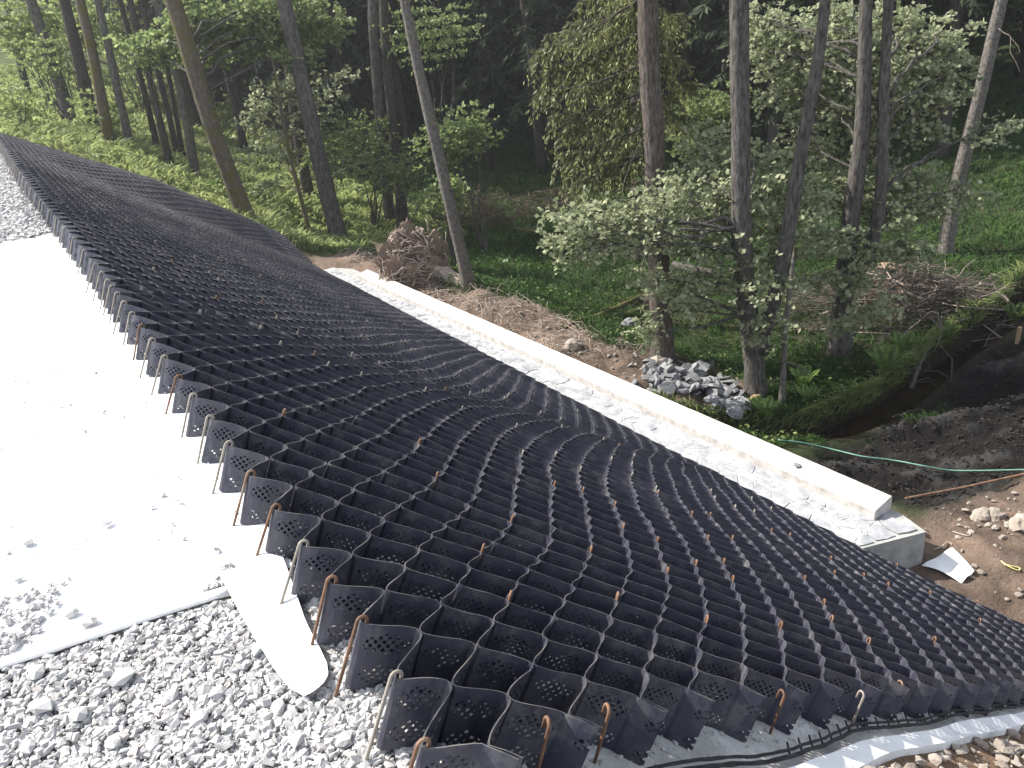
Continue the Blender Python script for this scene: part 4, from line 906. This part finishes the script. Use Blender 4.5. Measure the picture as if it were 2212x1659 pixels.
# pale green broadleaved growth in the light at the far left
lf = MB(); br = MB(); root = None
for k, (px, py, D, rx, ry, lb) in enumerate([(30,225,26,70,36,'pale leafy bush at the left frame edge above the cells'), (110,130,29,60,50,'light green sapling crown before the leaning brown trunk'), (60,60,30,80,60,'pale leaf cloud in the upper left corner'),
        (215,250,28,60,46,'bushy seedlings among the left trunks'), (290,165,44,70,110,'bright sunlit foliage seen through the gap of trunks'), (150,60,33,60,50,'light foliage high between the left trunks'), (340,270,40,60,60,'sunlit bush behind the close row of dark poles'), (250,60,36,50,60,'leafy crown behind the mossy straight trunk'),
        (770,300,27,90,44,'green beech boughs left of the bare leaning trunk'), (960,310,24,60,50,'green broad leaves just right of the bare leaning trunk'), (930,70,27,90,60,'green leafy boughs around the top of the bare leaning trunk'), (960,420,22,40,36,'low leafy shoots above the uprooted stump'), (850,370,26,60,40,'low beech boughs behind the uprooted stump'),
        (1010,280,24,60,40,'leafy boughs over the dark gap right of the bare trunk'), (700,330,28,60,30,'broad leaves beside the brown trunk pair'), (1560,230,26,60,40,'green boughs left of the tall alder stem'), (1490,270,26,60,60,'leafy growth behind the spruce, right side')]):
    v = ray(px, py); C = v*(D/(v@CF)); sc_ = D/1700; g_ = np.array([C[0], C[1], float(H(C[0], C[1]))])
    root = empty('leafy_bush', g_, lb, 'bush'); lf = MB(); br = MB()
    if C[2]-g_[2] < .2: C[2] = g_[2]+.6
    leafy(lf, C, (rx*sc_*1.3, rx*sc_, ry*sc_*1.25), int(rx*ry/16)+30, 6, .13 if D < 30 else .2)
    for q in range(6):
        e_ = C+rng.normal(size=3)*np.array([rx, rx, ry])*sc_*.5; br.tube(bez(g_-np.array([0, 0, .1]), e_, .05, 9, .2), np.linspace(.035, .006, 9), 4)
    link('stems', br.mesh('stems', [M['bark_alder']]), root); link('leaves', lf.mesh('leaves', [M['weed'] if px < 400 else M['beech_leaf']]), root)  # left bushes take the lighter leaf colour in place of sunlight

# ------------------------------------------------------------------ grass and weeds
def blades(name, n, samp, hgt, wid, mat, dens, label, tintf=None):
    x, y = samp(n); k_ = dens(x, y) > rng.random(len(x)); x, y = x[k_], y[k_]; n = len(x)
    P = np.stack([x, y, H(x, y)-.02], 1); h = hgt*(.5+.9*rng.random(n))*(.6+1.0*vnoise(x*1.6, y*1.6, 2))
    h = h*(1+0*x); dist = np.linalg.norm(P, axis=1); a = vnoise(x*.7, y*.7, 3)*12+rng.normal(size=n)*.8
    D = np.stack([np.cos(a)*.45, np.sin(a)*.45, .75+.3*rng.random(n)], 1); w_ = wid*np.clip(dist/12, .8, 3)
    S = np.cross(D, rnd_dir(n, 0, .2)); S /= np.linalg.norm(S, axis=1)[:, None]
    mid = P+D*h[:, None]*.6; tip = P+D*h[:, None]*.95+np.stack([np.cos(a), np.sin(a), -.5+0*a], 1)*h[:, None]*.35
    V = np.stack([P-S*w_[:, None]*.4, P+S*w_[:, None]*.4, mid+S*w_[:, None]*.5, mid-S*w_[:, None]*.5, tip], 1).reshape(-1, 3)
    i = np.arange(n)*5; mb = MB(); tt = .15+.5*vnoise(x*.9, y*.9, 1)+.35*rng.random(n) if tintf is None else tintf(x, y)
    mb.add(V, np.stack([i+3, i+2, i+4], 1), np.stack([i, i+1, i+2, i+3], 1), 0, np.repeat(tt, 5)); return tag(mb.build(name, [M[mat]]), label, 'grass', kind='stuff')
def samp_valley(n):
    az = np.radians(rng.uniform(8, 88, n)); d = 9*np.exp(rng.random(n)*1.75); return d*np.sin(az), d*np.cos(az)
def dens_valley(x, y):
    s_, m_ = zones(x, y); c_ = creek_d(x, y)
    g_ = (1-s_)*(1-m_)*sstep((c_-.46)/.12)*(x > xt(y)+1.1)*((y > 7.2) | (x > 20))
    bare = sstep(fbm(x, y, .35, 3, 3)*2.5-.6)*sstep((x-10)/3)
    return g_*(1-.75*bare)*np.where((x > 16.5) & (x < 14), 0, 1)*(y > -2)
blades('valley_grass', 230000, samp_valley, .20, .014, 'grass', dens_valley, 'lush shaded green grass covering the valley floor and hillside')
def samp_left(n): return rng.uniform(-9, 13, n), 23.5+rng.random(n)**1.5*26
def dens_left(x, y): return ((y > yend(np.clip(x, .4, 7.2))+.15+.5*fbm(x, y, 1, 2)) | (x > 8.3)) * (y > 23.8)*(zones(x, y)[0] < .3)*1.0
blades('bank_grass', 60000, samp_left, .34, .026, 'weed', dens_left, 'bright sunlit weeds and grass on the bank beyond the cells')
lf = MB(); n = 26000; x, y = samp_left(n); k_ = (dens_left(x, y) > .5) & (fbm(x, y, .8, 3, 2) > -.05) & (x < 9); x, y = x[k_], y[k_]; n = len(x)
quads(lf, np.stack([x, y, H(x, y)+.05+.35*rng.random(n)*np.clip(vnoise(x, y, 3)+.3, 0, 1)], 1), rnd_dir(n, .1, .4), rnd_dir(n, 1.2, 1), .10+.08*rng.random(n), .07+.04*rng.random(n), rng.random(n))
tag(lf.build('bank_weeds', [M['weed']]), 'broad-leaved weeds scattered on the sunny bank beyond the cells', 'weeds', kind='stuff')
# ground leaves under the trees
lf = MB(); n = 16000; x, y = samp_valley(n); k_ = (dens_valley(x, y) > .4) & (fbm(x, y, .6, 3, 1) > .04) & (x < 20); x, y = x[k_], y[k_]; n = len(x)
quads(lf, np.stack([x, y, H(x, y)+.04+.16*rng.random(n)], 1), rnd_dir(n, .1, .4), rnd_dir(n, 1.2, 1), .06+.05*rng.random(n), .05, rng.random(n)*.6)
tag(lf.build('woodland_herbs', [M['weed']]), 'low leafy herbs mixed into the shaded valley grass', 'weeds', kind='stuff')
# creek-side fringe of dry overhanging grass
def samp_fr(n): i = rng.integers(0, len(CREEK)-1, n); t = rng.random(n); a = CREEK[i]; b_ = CREEK[i+1]; p = a+(b_-a)*t[:, None]; return p[:, 0], p[:, 1]+.47+.14*rng.random(n)
blades('dry_bank_grass', 4200, samp_fr, .26, .016, 'weed', lambda x, y: (x < 20)*1.0, 'yellowed grass hanging over the undercut creek bank', lambda x, y: .1+.6*rng.random(len(x))**2)
def samp_fr2(n): i = rng.integers(1, len(CREEK)-1, n); t = rng.random(n); a = CREEK[i]; b_ = CREEK[i+1]; p = a+(b_-a)*t[:, None]; return p[:, 0], p[:, 1]-.62-.35*rng.random(n)
blades('mud_side_grass', 3600, samp_fr2, .12, .014, 'grass', lambda x, y: (x < 20)*(x > 9.6)*.6*(fbm(x, y, .9, 3, 1) > -.02), 'patchy green grass between the creek and the black mud')

def at(px, py, off=0.0): return hit(px, py, off)
# ferns
def fern(px, py, h, label):
    B = at(px, py); root = empty('fern', B, label, 'fern'); 
    for k in range(7):
        a = k*.9+random.random()*.4; mb = MB(); E = B+np.array([math.cos(a)*h*.65, math.sin(a)*h*.65, h*.55]); t = np.linspace(0, 1, 15)[:, None]
        P = B*(1-t)+E*t; P[:, 2] += (np.sin(t[:, 0]*2.2)*h*.35); mb.tube(P, np.linspace(.006, .002, 15), 3, cap=False, tint=.6)
        T_ = np.gradient(P, axis=0); T_ /= np.linalg.norm(T_, axis=1)[:, None]; S = np.cross(T_, [0, 0, 1]); S /= np.linalg.norm(S, axis=1)[:, None]
        L = h*.26*np.sin(np.linspace(.35, 3.05, 15))
        for sgn in (-1, 1): quads(mb, P, S*sgn+T_*.35-np.array([0, 0, .15]), np.cross(S, T_), L, L*.28+.01, .3+.6*rng.random(15))
        link('frond', mb.mesh('frond', [M['fern']]), root)
for px, py, h, lb in [(1912,812,.62,'bright green fern on the grassy bank above the creek'), (1950,768,.5,'yellow-green fern below the brush heap'), (1735,838,.45,'fern growing right of the thin dead stem'), (1652,902,.4,'small fern at the end of the pale plank'), (2040,742,.45,'fern by the creek under the brush heap'), (1745,872,.35,'low fern near the foot of the dead stem'),
        (2190,700,.5,'fern beside the wooden stake on the far creek bank'), (1085,590,.45,'pale fern right of the bare leaning trunk'), (460,415,.5,'fern clump in the sunny weeds left of the mossy trunk')]: fern(px, py, h, lb)

# ------------------------------------------------------------------ fallen things in the wood
def log(name, label, a, b_, r, mat, cat='log', rise=(0, 0), wob=.12, parts=None):
    A = at(*a); A = A+np.array([0, 0, r*.6+rise[0]]); Bp = at(*b_); Bp = Bp+np.array([0, 0, r*.6+rise[1]])
    mb = MB(); P = bez(A, Bp, 0, 12, .05); mb.tube(P, np.linspace(r, r*.75, 12), 9, wob=wob); o = mb.build(name, [M[mat]], smooth=True); return tag(o, label, cat)
log('fallen_log', 'long mossy fallen log crossing the grass left of the central spruce', (1215,712), (1395,640), .07, 'moss_log')
log('fallen_log', 'shorter mossy fallen log lying just below the long one', (1330,695), (1420,655), .06, 'moss_log')
log('fallen_log', 'mossy yellow-green log right behind the central spruce trunk', (1440,640), (1530,592), .10, 'moss_log')
log('fallen_log', 'grey-brown fallen log with a sawn end behind the spruce', (1455,580), (1545,597), .13, 'bark_alder')
log('fallen_log', 'mossy log lying under the dead brown brush', (1110,498), (1250,520), .09, 'moss_log')
log('fallen_branch', 'short brown branch lying on the bare soil near the mound', (1320,716), (1352,706), .05, 'bark_alder', 'branch')
for a, b_, lb in [((1503,608),(1508,610),'sawn orange log end beside the mossy log'), ((1400,665),(1404,664),'orange sawn end left of the central spruce')]:
    A = at(*a)+np.array([0, 0, .12]); d = -A/np.linalg.norm(A); d[2] = 0; mb = MB(); mb.tube([A-d*.7, A+d*.02], [.085, .085], 10, 0, wob=.1); an = np.linspace(0, 6.28, 13)[:-1]
    S = np.cross(d, [0, 0, 1]); mb.add(np.concatenate([A+d*.026+.078*(np.cos(an)[:, None]*S+np.sin(an)[:, None]*np.array([0, 0, 1])), [A+d*.026]]), [(q, (q+1) % 12, 12) for q in range(12)], None, 1)
    root = empty('log_end', A, lb, 'log'); link('log_body', mb.mesh('log_body', [M['bark_dark'], M['rust']]), root)
# sawn stump
B = at(1915, 612); root = empty('tree_stump', B, 'sawn tree stump with pale flat top beside the brush heap', 'tree stump')
mb = MB(); an = np.linspace(0, 6.28, 17)[:-1]; P = np.array([B+[0, 0, -.2], B+[0, 0, .02], B+[0, 0, .2], B+[0, 0, .46]]); mb.tube(P, [.40, .36, .30, .27], 16, wob=.12, cap=False); link('trunk', mb.mesh('trunk', [M['bark_dark']], True), root)
mb = MB(); mb.add(np.concatenate([B+[0, 0, .455]+.272*np.stack([np.cos(an), np.sin(an), 0*an], 1), [B+[0, 0, .462]]]), [(q, (q+1) % 16, 16) for q in range(16)]); link('cut_face', mb.mesh('cut_face', [M['cut']]), root)
# brush heap
C = at(1955, 668); root = empty('brush_heap', C, 'large heap of dead sticks and branches between the stump and the creek', 'brush heap')
rt = np.array([math.cos(math.radians(30.5)), -math.sin(math.radians(30.5)), 0]); fw = np.array([rt[1]*-1, rt[0], 0])
def stick(c, L, r, flat=.18, dirx=None, curve=.12):
    a = rng.normal()*.55+(0 if rng.random() < .75 else 1.4); d = rt*math.cos(a)+fw*math.sin(a)+np.array([0, 0, rng.normal()*flat]); P = bez(c-d*L/2, c+d*L/2, rng.normal()*.03, 7, curve); return P, np.linspace(r, r*.4, 7)
for k in range(230):
    u = rng.normal(size=2)*np.array([1.0, .6]); hh = 1.05*math.exp(-(u[0]/1.15)**2-(u[1]/.7)**2)*(.55+.5*rng.random()); c = C+rt*u[0]+fw*u[1]; c[2] = float(H(c[0], c[1]))+hh+.05
    mb = MB(); P, r = stick(c, rng.uniform(.5, 2.1), rng.uniform(.007, .024)); mb.tube(P, r, 5); link('stick', mb.mesh('stick', [M['twig'] if rng.random() < .8 else M['root']]), root)
mb = MB()
for k in range(1100):
    u = rng.normal(size=2)*np.array([1.1, .65]); hh = 1.0*math.exp(-(u[0]/1.15)**2-(u[1]/.7)**2)*rng.random(); c = C+rt*u[0]+fw*u[1]; c[2] = float(H(c[0], c[1]))+hh+.03
    P, r = stick(c, rng.uniform(.25, 1.2), rng.uniform(.003, .009), .3, None, .2); mb.tube(P, r, 3, cap=False)
link('twig_mass', mb.mesh('twig_mass', [M['twig']]), root)
C2 = at(1790, 650); root = empty('brush_heap', C2, 'thinner tangle of twigs on the ground left of the second alder', 'brush heap'); mb = MB()
for k in range(420):
    u = rng.normal(size=2)*np.array([.7, .5]); c = C2+rt*u[0]+fw*u[1]; c[2] = float(H(c[0], c[1]))+.25*rng.random(); P, r = stick(c, rng.uniform(.3, 1.1), rng.uniform(.003, .009), .3, None, .2); mb.tube(P, r, 3, cap=False)
link('twig_mass', mb.mesh('twig_mass', [M['twig']]), root)
# lichened dead limb leaning over the creek
A = at(1955, 872); E = at(2010, 775)+np.array([0, 0, .35]); root = empty('dead_limb', A, 'lichened dead limb slanting from the creek up to the brush heap', 'branch')
mb = MB(); mb.tube(bez(A, E, .02, 10, .15), np.linspace(.055, .03, 10), 7, wob=.25); link('limb', mb.mesh('limb', [M['bark_grey']]), root)
mb = MB()
for k in range(16):
    s_ = A+(E-A)*rng.random(); mb.tube(bez(s_, s_+rng.normal(size=3)*np.array([.4, .4, .25]), .1, 6, .3), np.linspace(.01, .003, 6), 3, cap=False)
link('side_twigs', mb.mesh('side_twigs', [M['twig']]), root)['kind'] = 'stuff'
for a, b_, lb in [((2010,700),(2055,825),'long bent pale twig dropping from the brush heap to the water'), ((2030,705),(2040,790),'shorter twig hanging beside the long bent one'), ((1930,905),(1990,890),'twig caught in the creek below the dead limb'), ((1720,905),(1760,925),'thin pale twig over the dark water'), ((1690,930),(1790,920),'long thin stick lying along the left end of the creek')]:
    A = at(*a)+np.array([0, 0, .25 if a[1] < 800 else .04]); E = at(*b_)+np.array([0, 0, .04]); mb = MB(); mb.tube(bez(A, E, .1, 10, .2), np.linspace(.014, .005, 10), 5); tag(mb.build('dead_twig', [M['twig']]), lb, 'twig')
# dead brown conifer brush in the hollow
C = at(1115, 492); root = empty('dead_spruce_brush', C, 'tangle of dead brown conifer branches arching in the hollow behind the grass', 'dead brush'); mb = MB(); tw_ = MB()
for k in range(46):
    u = rng.normal(size=2)*np.array([1.35, .8]); s_ = C+rt*u[0]*1.1+fw*(u[1]+.6); s_[2] = float(H(s_[0], s_[1])); L = rng.uniform(.9, 2.3); a = rng.random()*6.28
    E = s_+rt*math.cos(a)*L+fw*math.sin(a)*L*.6+np.array([0, 0, rng.uniform(.1, .9)]); P = bez(s_, E, .35, 10, .12); mb.tube(P, np.linspace(.022, .006, 10), 4, cap=False)
    m = 46; i = rng.integers(1, 9, m); c = P[i]+rng.normal(size=(m, 3))*.12; quads(tw_, c, rnd_dir(m, -.5, .6), rnd_dir(m), .25+.3*rng.random(m), .012+.014*rng.random(m), rng.random(m))
link('arching_branches', mb.mesh('arching_branches', [M['twig']]), root)['kind'] = 'stuff'; link('twig_mass', tw_.mesh('twig_mass', [M['needle_litter']]), root)

# ------------------------------------------------------------------ uprooted stump
B = at(900, 606); s_ = .74/pxm(B); root = empty('uprooted_stump', B, 'big uprooted stump with tangled pale roots and clinging brown soil', 'uprooted stump')
n1, n2 = 60, 34; th = np.linspace(0, 2*math.pi, n1, endpoint=False); ph = np.linspace(0, math.pi/2, n2); T_, Pp = np.meshgrid(th, ph, indexing='ij')
dx = np.cos(T_)*np.sin(Pp); dy = np.sin(T_)*np.sin(Pp); dz = np.cos(Pp)
rr = 1+.40*fbm(dx*3+5, dy*3+dz*4, 1, 4)+.18*fbm(dx*11, dy*11+dz*9, 1, 3, 1); rr = rr*(1+.15*dz)
V = B[None, None]+rt*(dx*rr*95*s_)[..., None]+fw*(dy*rr*62*s_)[..., None]; V[..., 2] += dz*rr*135*s_-.1
idx = np.arange(n1*n2).reshape(n1, n2); nx_ = np.roll(idx, -1, 0); F = np.stack([idx[:, :-1], nx_[:, :-1], nx_[:, 1:], idx[:, 1:]], -1).reshape(-1, 4)
link('soil_ball', np_mesh('soil_ball', V.reshape(-1, 3), [], F, M['ground'], smooth=False, col=(np.array([.27, .20, .155])[None]*(1+.5*fbm(V[..., 0].ravel()*6, V[..., 2].ravel()*6, 1, 3))[:, None])), root)
def surf(a, p, k=1.0):
    d_ = np.array([math.cos(a)*math.sin(p), math.sin(a)*math.sin(p), math.cos(p)]); q = B+rt*d_[0]*95*s_*k+fw*d_[1]*62*s_*k; q[2] += d_[2]*142*s_*k; return q
for k in range(120):
    a = rng.uniform(2.6, 6.8); p = rng.uniform(.15, 1.45); P = [surf(a, p, 1.02)]; aa, pp = a, p; da = rng.normal()*.16; dp = rng.uniform(-.05, .16)
    for q in range(9): aa += da*.6+rng.normal()*.07; pp = min(1.5, pp+dp*.6+rng.normal()*.05); P.append(surf(aa, pp, 1.03+.14*rng.random()))
    r0 = rng.choice([.012, .018, .03, .045], p=[.4, .33, .2, .07]); P = np.array(P); P[1:-1] = (P[:-2]+P[1:-1]*2+P[2:])/4
    mb = MB(); mb.tube(P, np.linspace(r0, r0*.35, 10), 6, wob=.2); link('root', mb.mesh('root', [M['root']], True), root)
for px, py, px2, py2 in [(800,520,820,535), (842,500,858,515), (925,495,918,470), (870,492,880,470), (960,540,962,500), (812,560,795,545), (940,505,955,490)]:
    D = B@CF-.2; v = ray(px, py); w_ = ray(px2, py2); mb = MB(); mb.tube(bez(v*(D/(v@CF)), w_*(D/(w_@CF)), .1, 6, .3), np.linspace(.02, .008, 6), 5); link('root', mb.mesh('root', [M['root']]), root)
mb = MB(); D = B@CF-.3; va, vb = ray(925, 575), ray(1000, 612); mb.tube(bez(va*(D/(va@CF)), vb*((D-.4)/(vb@CF)), 0, 8, .1), np.linspace(.24, .17, 8), 12, wob=.3); link('trunk_butt', mb.mesh('trunk_butt', [M['root']]), root)

# soil debris on the mound: root threads and clods
mb = MB(); n = 1500; y = rng.uniform(11.4, 23, n); x = rng.uniform(7.95, 10.3, n); k_ = zones(x, y)[0] > .5; x, y = x[k_], y[k_]; z = H(x, y)
for i in range(min(520, len(x))):
    d_ = rng.normal(size=3)*np.array([.22, .22, .05]); c = np.array([x[i], y[i], z[i]+.02]); mb.tube(bez(c-d_, c+d_, .1, 5, .4), np.linspace(.008, .003, 5), 3, cap=False)
tag(mb.build('root_threads', [M['root']]), 'pale root threads strewn over the brown soil mound', 'root debris', kind='stuff')
mb = MB(); n = 4200; x = rng.uniform(7.95, 14, n); y = rng.uniform(.5, 23, n); so, mu = zones(x, y); k_ = (so > .4) & ((y > 8.5) | (y < 4.6)) & (rng.random(n) < np.where(y > 12, .5, 1)); x, y = x[k_], y[k_]; sz = .010+.045*rng.random(len(x))**3
stones(mb, np.stack([x, y, H(x, y)+sz*.25], 1), sz, .6); tag(mb.build('soil_pebbles', [M['boulder']]), 'small stones and clods scattered in the bare brown soil', 'pebbles', kind='stuff')
mb = MB(); n = 2600; x = rng.uniform(1, 6, n); y = rng.uniform(.2, 1.6, n); k_ = y < np.interp(x, e[:, 0], e[:, 1])-.11; x, y = x[k_], y[k_]; sz = .006+.035*rng.random(len(x))**2.6
stones(mb, np.stack([x, y, H(x, y)+sz*.3], 1), sz, .6); tag(mb.build('near_soil_stones', [M['boulder']]), 'tan stones in the brown soil below the white border', 'pebbles', kind='stuff')
mb = MB(); n = 9000; x = rng.uniform(9, 17, n); y = rng.uniform(2, 7.2, n); k_ = zones(x, y)[1] > .6; x, y = x[k_], y[k_]; sz = .008+.028*rng.random(len(x))**2.5
stones(mb, np.stack([x, y, H(x, y)+sz*.1], 1), sz, .5); M['clod'] = simple('black_mud_clods', [(.3, (.010, .008, .007)), (.7, (.04, .034, .03))], 3, .85, .8, 25, .03)
tag(mb.build('mud_clods', [M['clod']]), 'dark clods of churned peaty mud', 'mud', kind='stuff')

# ------------------------------------------------------------------ split stone heap
SMs = []
for k in range(8):
    b = MB(); nn = 6+k % 3; an = np.sort(rng.random(nn)*.5+np.arange(nn))*6.283/nn; q = np.stack([np.cos(an), np.sin(an)*.72], 1)*(.8+.3*rng.random(nn))[:, None]; top = q*.82+.08
    h = rng.uniform(.28, .6); V = np.concatenate([np.c_[q, np.full(nn, -h/2)+.1*rng.random(nn)], np.c_[top, np.full(nn, h/2)+.25*(rng.random(nn)-.5)], [[0, 0, h/2]], [[0, 0, -h/2]]])
    i = np.arange(nn); j = (i+1) % nn
    b.add(V, np.concatenate([np.stack([nn+i, nn+j, np.full(nn, 2*nn)], 1), np.stack([j, i, np.full(nn, 2*nn+1)], 1)]), np.stack([i, j, nn+j, nn+i], 1)); SMs.append(b.mesh('split_stone', [M['slate']]))
hp = [(1395,805,.17), (1440,806,.11)]
for k in range(190):
    u, v_ = rng.random(), rng.normal()*.32; hp.append((1400+u*205, 812+u*66+v_*48-10*math.sin(u*3.1), rng.choice([.08, .12, .17, .23], p=[.25, .35, .28, .12])))
hp += [(1345,742,.05), (1375,770,.08), (1332,780,.06), (1362,790,.07), (1318,770,.05), (1390,752,.06), (1350,815,.05), (1410,775,.07), (1370,828,.09), (1405,835,.08), (1535,790,.13), (1455,768,.1), (1500,792,.11)]
names = {0: 'largest pale upright slab at the left end of the split stone heap', 1: 'squat grey block beside the upright slab of the stone heap'}
for k, (px, py, r) in enumerate(hp):
    p = at(px, py); heap = .18*math.exp(-((px-1510)/70)**2)*rng.random() if 1 < k < 192 else 0
    o = bpy.data.objects.new('split_stone', SMs[k % 8]); COL.objects.link(o); o.location = p+np.array([0, 0, heap+r*.3]); o.scale = (r*1.05, r, r*.7); o.rotation_euler = (rng.normal()*.38, rng.normal()*.38, rng.random()*6.28)
    if k == 0: o.rotation_euler = (1.1, .3, .5)
    lb = names.get(k, 'grey split stone in the heap at the foot of the forked alder' if k < 192 else 'grey split stone lying loose on the soil left of the heap')
    tag(o, lb, 'stone', 'grey split stones near the forked alder')

# ------------------------------------------------------------------ small things on the right
def tube_thing(name, label, cat, pxs, r, mat, lift=.03, sides=7, n=60):
    P = np.array([at(*p)+np.array([0, 0, lift+r]) for p in pxs]); cum = np.concatenate([[0], np.cumsum(np.linalg.norm(np.diff(P, axis=0), axis=1))]); u = np.linspace(0, cum[-1], n)
    Q = np.stack([np.interp(u, cum, P[:, k]) for k in range(3)], 1)
    for _ in range(4): Q[1:-1] = (Q[:-2]+2*Q[1:-1]+Q[2:])/4
    mb = MB(); mb.tube(Q, r, sides); return tag(mb.build(name, [M[mat]], smooth=True), label, cat)
tube_thing('garden_hose', 'green rubber hose snaking across the black churned mud', 'hose', [(1680,962),(1725,966),(1790,980),(1860,998),(1930,1006),(1990,1018),(2050,1029),(2130,1029),(2225,1027)], .0105, 'hose', .09)
tube_thing('steel_rod', 'long rusty steel rod lying slanted on the mud below the hose', 'steel rod', [(1955,1088),(2080,1064),(2225,1032)], .018, 'rust', .07)
tube_thing('thin_wire', 'thin pale wire on the mud near the boulders', 'wire', [(2130,1102),(2170,1112),(2225,1122)], .007, 'rust', .03)
tube_thing('pale_stick', 'short forked pale stick lying on the tan soil behind the foundation', 'stick', [(2016,1192),(2035,1185),(2048,1172),(2056,1181)], .010, 'root', .02, n=12)
tube_thing('pale_stick', 'crooked whitish stick on the soil right of the foundation', 'stick', [(2058,1152),(2080,1160),(2098,1165),(2092,1145)], .009, 'root', .02, n=12)
tube_thing('yellow_strap', 'looped pale yellow strap lying on the tan soil', 'strap', [(2162,1215),(2170,1222),(2190,1233),(2202,1236),(2203,1230),(2185,1226),(2168,1222)], .008, 'yellow', .015, n=40)
tube_thing('leaning_stick', 'bare stick leaning on the soil left of the central spruce', 'stick', [(1335,752),(1345,735)], .012, 'bark_grey', .02, n=6).name = 'leaning_stick'
for k, (px, py, r, lb) in enumerate([(2120,1122,.15,'left one of two tan boulders touching on the soil'), (2150,1120,.14,'right one of two tan boulders touching on the soil'), (2205,1140,.17,'large pale boulder cut by the right frame edge'), (2135,1136,.05,'small round stone in front of the two boulders'), (2150,1142,.05,'second small stone in front of the two boulders'), (1240,752,.20,'brown rounded boulder half buried in the soil mound'), (1360,706,.22,'pale grey upright boulder left of the central spruce'), (1245,728,.07,'flat grey slab on the soil mound'), (1420,790,.22,'mossy tan boulder at the foot of the central spruce')]):
    mb = MB(); n1, n2 = 14, 9; th = np.linspace(0, 6.283, n1, endpoint=False); ph = np.linspace(.01, 3.13, n2); T_, Pp = np.meshgrid(th, ph, indexing='ij'); d_ = np.stack([np.cos(T_)*np.sin(Pp), np.sin(T_)*np.sin(Pp)*.85, np.cos(Pp)*.7], -1)
    d_ = d_*(1+.45*fbm(d_[..., 0]*2+k*7, d_[..., 1]*2+d_[..., 2]*3, 1, 3))[..., None]*r; idx = np.arange(n1*n2).reshape(n1, n2); nx_ = np.roll(idx, -1, 0); p = at(px, py)
    mb.add(d_.reshape(-1, 3)+p+[0, 0, r*.25], None, np.stack([idx[:, :-1], idx[:, 1:], nx_[:, 1:], nx_[:, :-1]], -1).reshape(-1, 4)); tag(mb.build('boulder', [M['boulder'] if k not in (6, 7) else M['slate']]), lb, 'boulder')
# planks and marker stake
A, E = at(1560, 912)+np.array([0, 0, .05]), at(1640, 862)+np.array([0, 0, .12]); d = (E-A)/np.linalg.norm(E-A); S = np.cross(d, [0, 0, 1]); S /= np.linalg.norm(S); U = np.cross(S, d)
V = [p+S*a*.05+U*b_*.018 for p in (A, E) for a, b_ in ((-1, -1), (1, -1), (1, 1), (-1, 1))]; mb = MB(); mb.add(V, None, [(0, 1, 2, 3), (7, 6, 5, 4), (0, 4, 5, 1), (1, 5, 6, 2), (2, 6, 7, 3), (3, 7, 4, 0)])
tag(mb.build('plank', [M['plank']]), 'narrow pale plank lying between the coping and the stone heap', 'plank')
B = at(2197, 742); mb = MB(); V = [B+np.array([a*.03, b_*.03, z_]) for z_ in (-.2, .34) for a, b_ in ((-1, -1), (1, -1), (1, 1), (-1, 1))]+[B+np.array([0, 0, .36])]; mb.add(V, [(4, 5, 8), (5, 6, 8), (6, 7, 8), (7, 4, 8)], [(0, 1, 5, 4), (1, 2, 6, 5), (2, 3, 7, 6), (3, 0, 4, 7)])
tag(mb.build('marker_stake', [M['plank']]), 'short square wooden stake on the far creek bank at the right frame edge', 'wooden stake')
# loose geotextile flap by the foundation
c4 = [at(1990, 1226)+np.array([0, 0, .03]), at(2054, 1200)+np.array([0, 0, .12]), at(2102, 1248)+np.array([0, 0, .10]), at(2076, 1262)+np.array([0, 0, .02])]
u, v_ = np.meshgrid(np.linspace(0, 1, 16), np.linspace(0, 1, 12), indexing='ij'); u3, v3 = u[..., None], v_[..., None]
V = c4[0]*(1-u3)*(1-v3)+c4[1]*(1-u3)*v3+c4[2]*u3*v3+c4[3]*u3*(1-v3); V[..., 2] += .03*np.sin(u*3.1)+.012*np.sin(v_*9+u*4)
idx = np.arange(u.size).reshape(u.shape); tag(link('fabric_offcut', np_mesh('fabric_offcut', V.reshape(-1, 3), [], np.stack([idx[:-1, :-1], idx[1:, :-1], idx[1:, 1:], idx[:-1, 1:]], -1).reshape(-1, 4), M['textile'], smooth=True)), 'stiff white geotextile corner sticking up beside the foundation end', 'fabric piece')

# ------------------------------------------------------------------ added volume box: veil that lifts the shadows and adds glow
mb = MB(); x0, x1, y0, y1, z0, z1 = -25, 95, -12, 110, -12, 42
V = [(a, b_, c_) for c_ in (z0, z1) for b_ in (y0, y1) for a in (x0, x1)]; mb.add(V, None, [(0, 2, 3, 1), (4, 5, 7, 6), (0, 1, 5, 4), (2, 6, 7, 3), (0, 4, 6, 2), (1, 3, 7, 5)])
T = NT('glow_veil'); pv = T.n('ShaderNodeVolumePrincipled'); pv.inputs['Density'].default_value = .0009; pv.inputs['Color'].default_value = (.92, .95, 1, 1); pv.inputs['Anisotropy'].default_value = .35
T.l(pv.outputs[0], T.out.inputs['Volume']); tag(mb.build('added_glow_veil', [T.m]), kind='stuff')
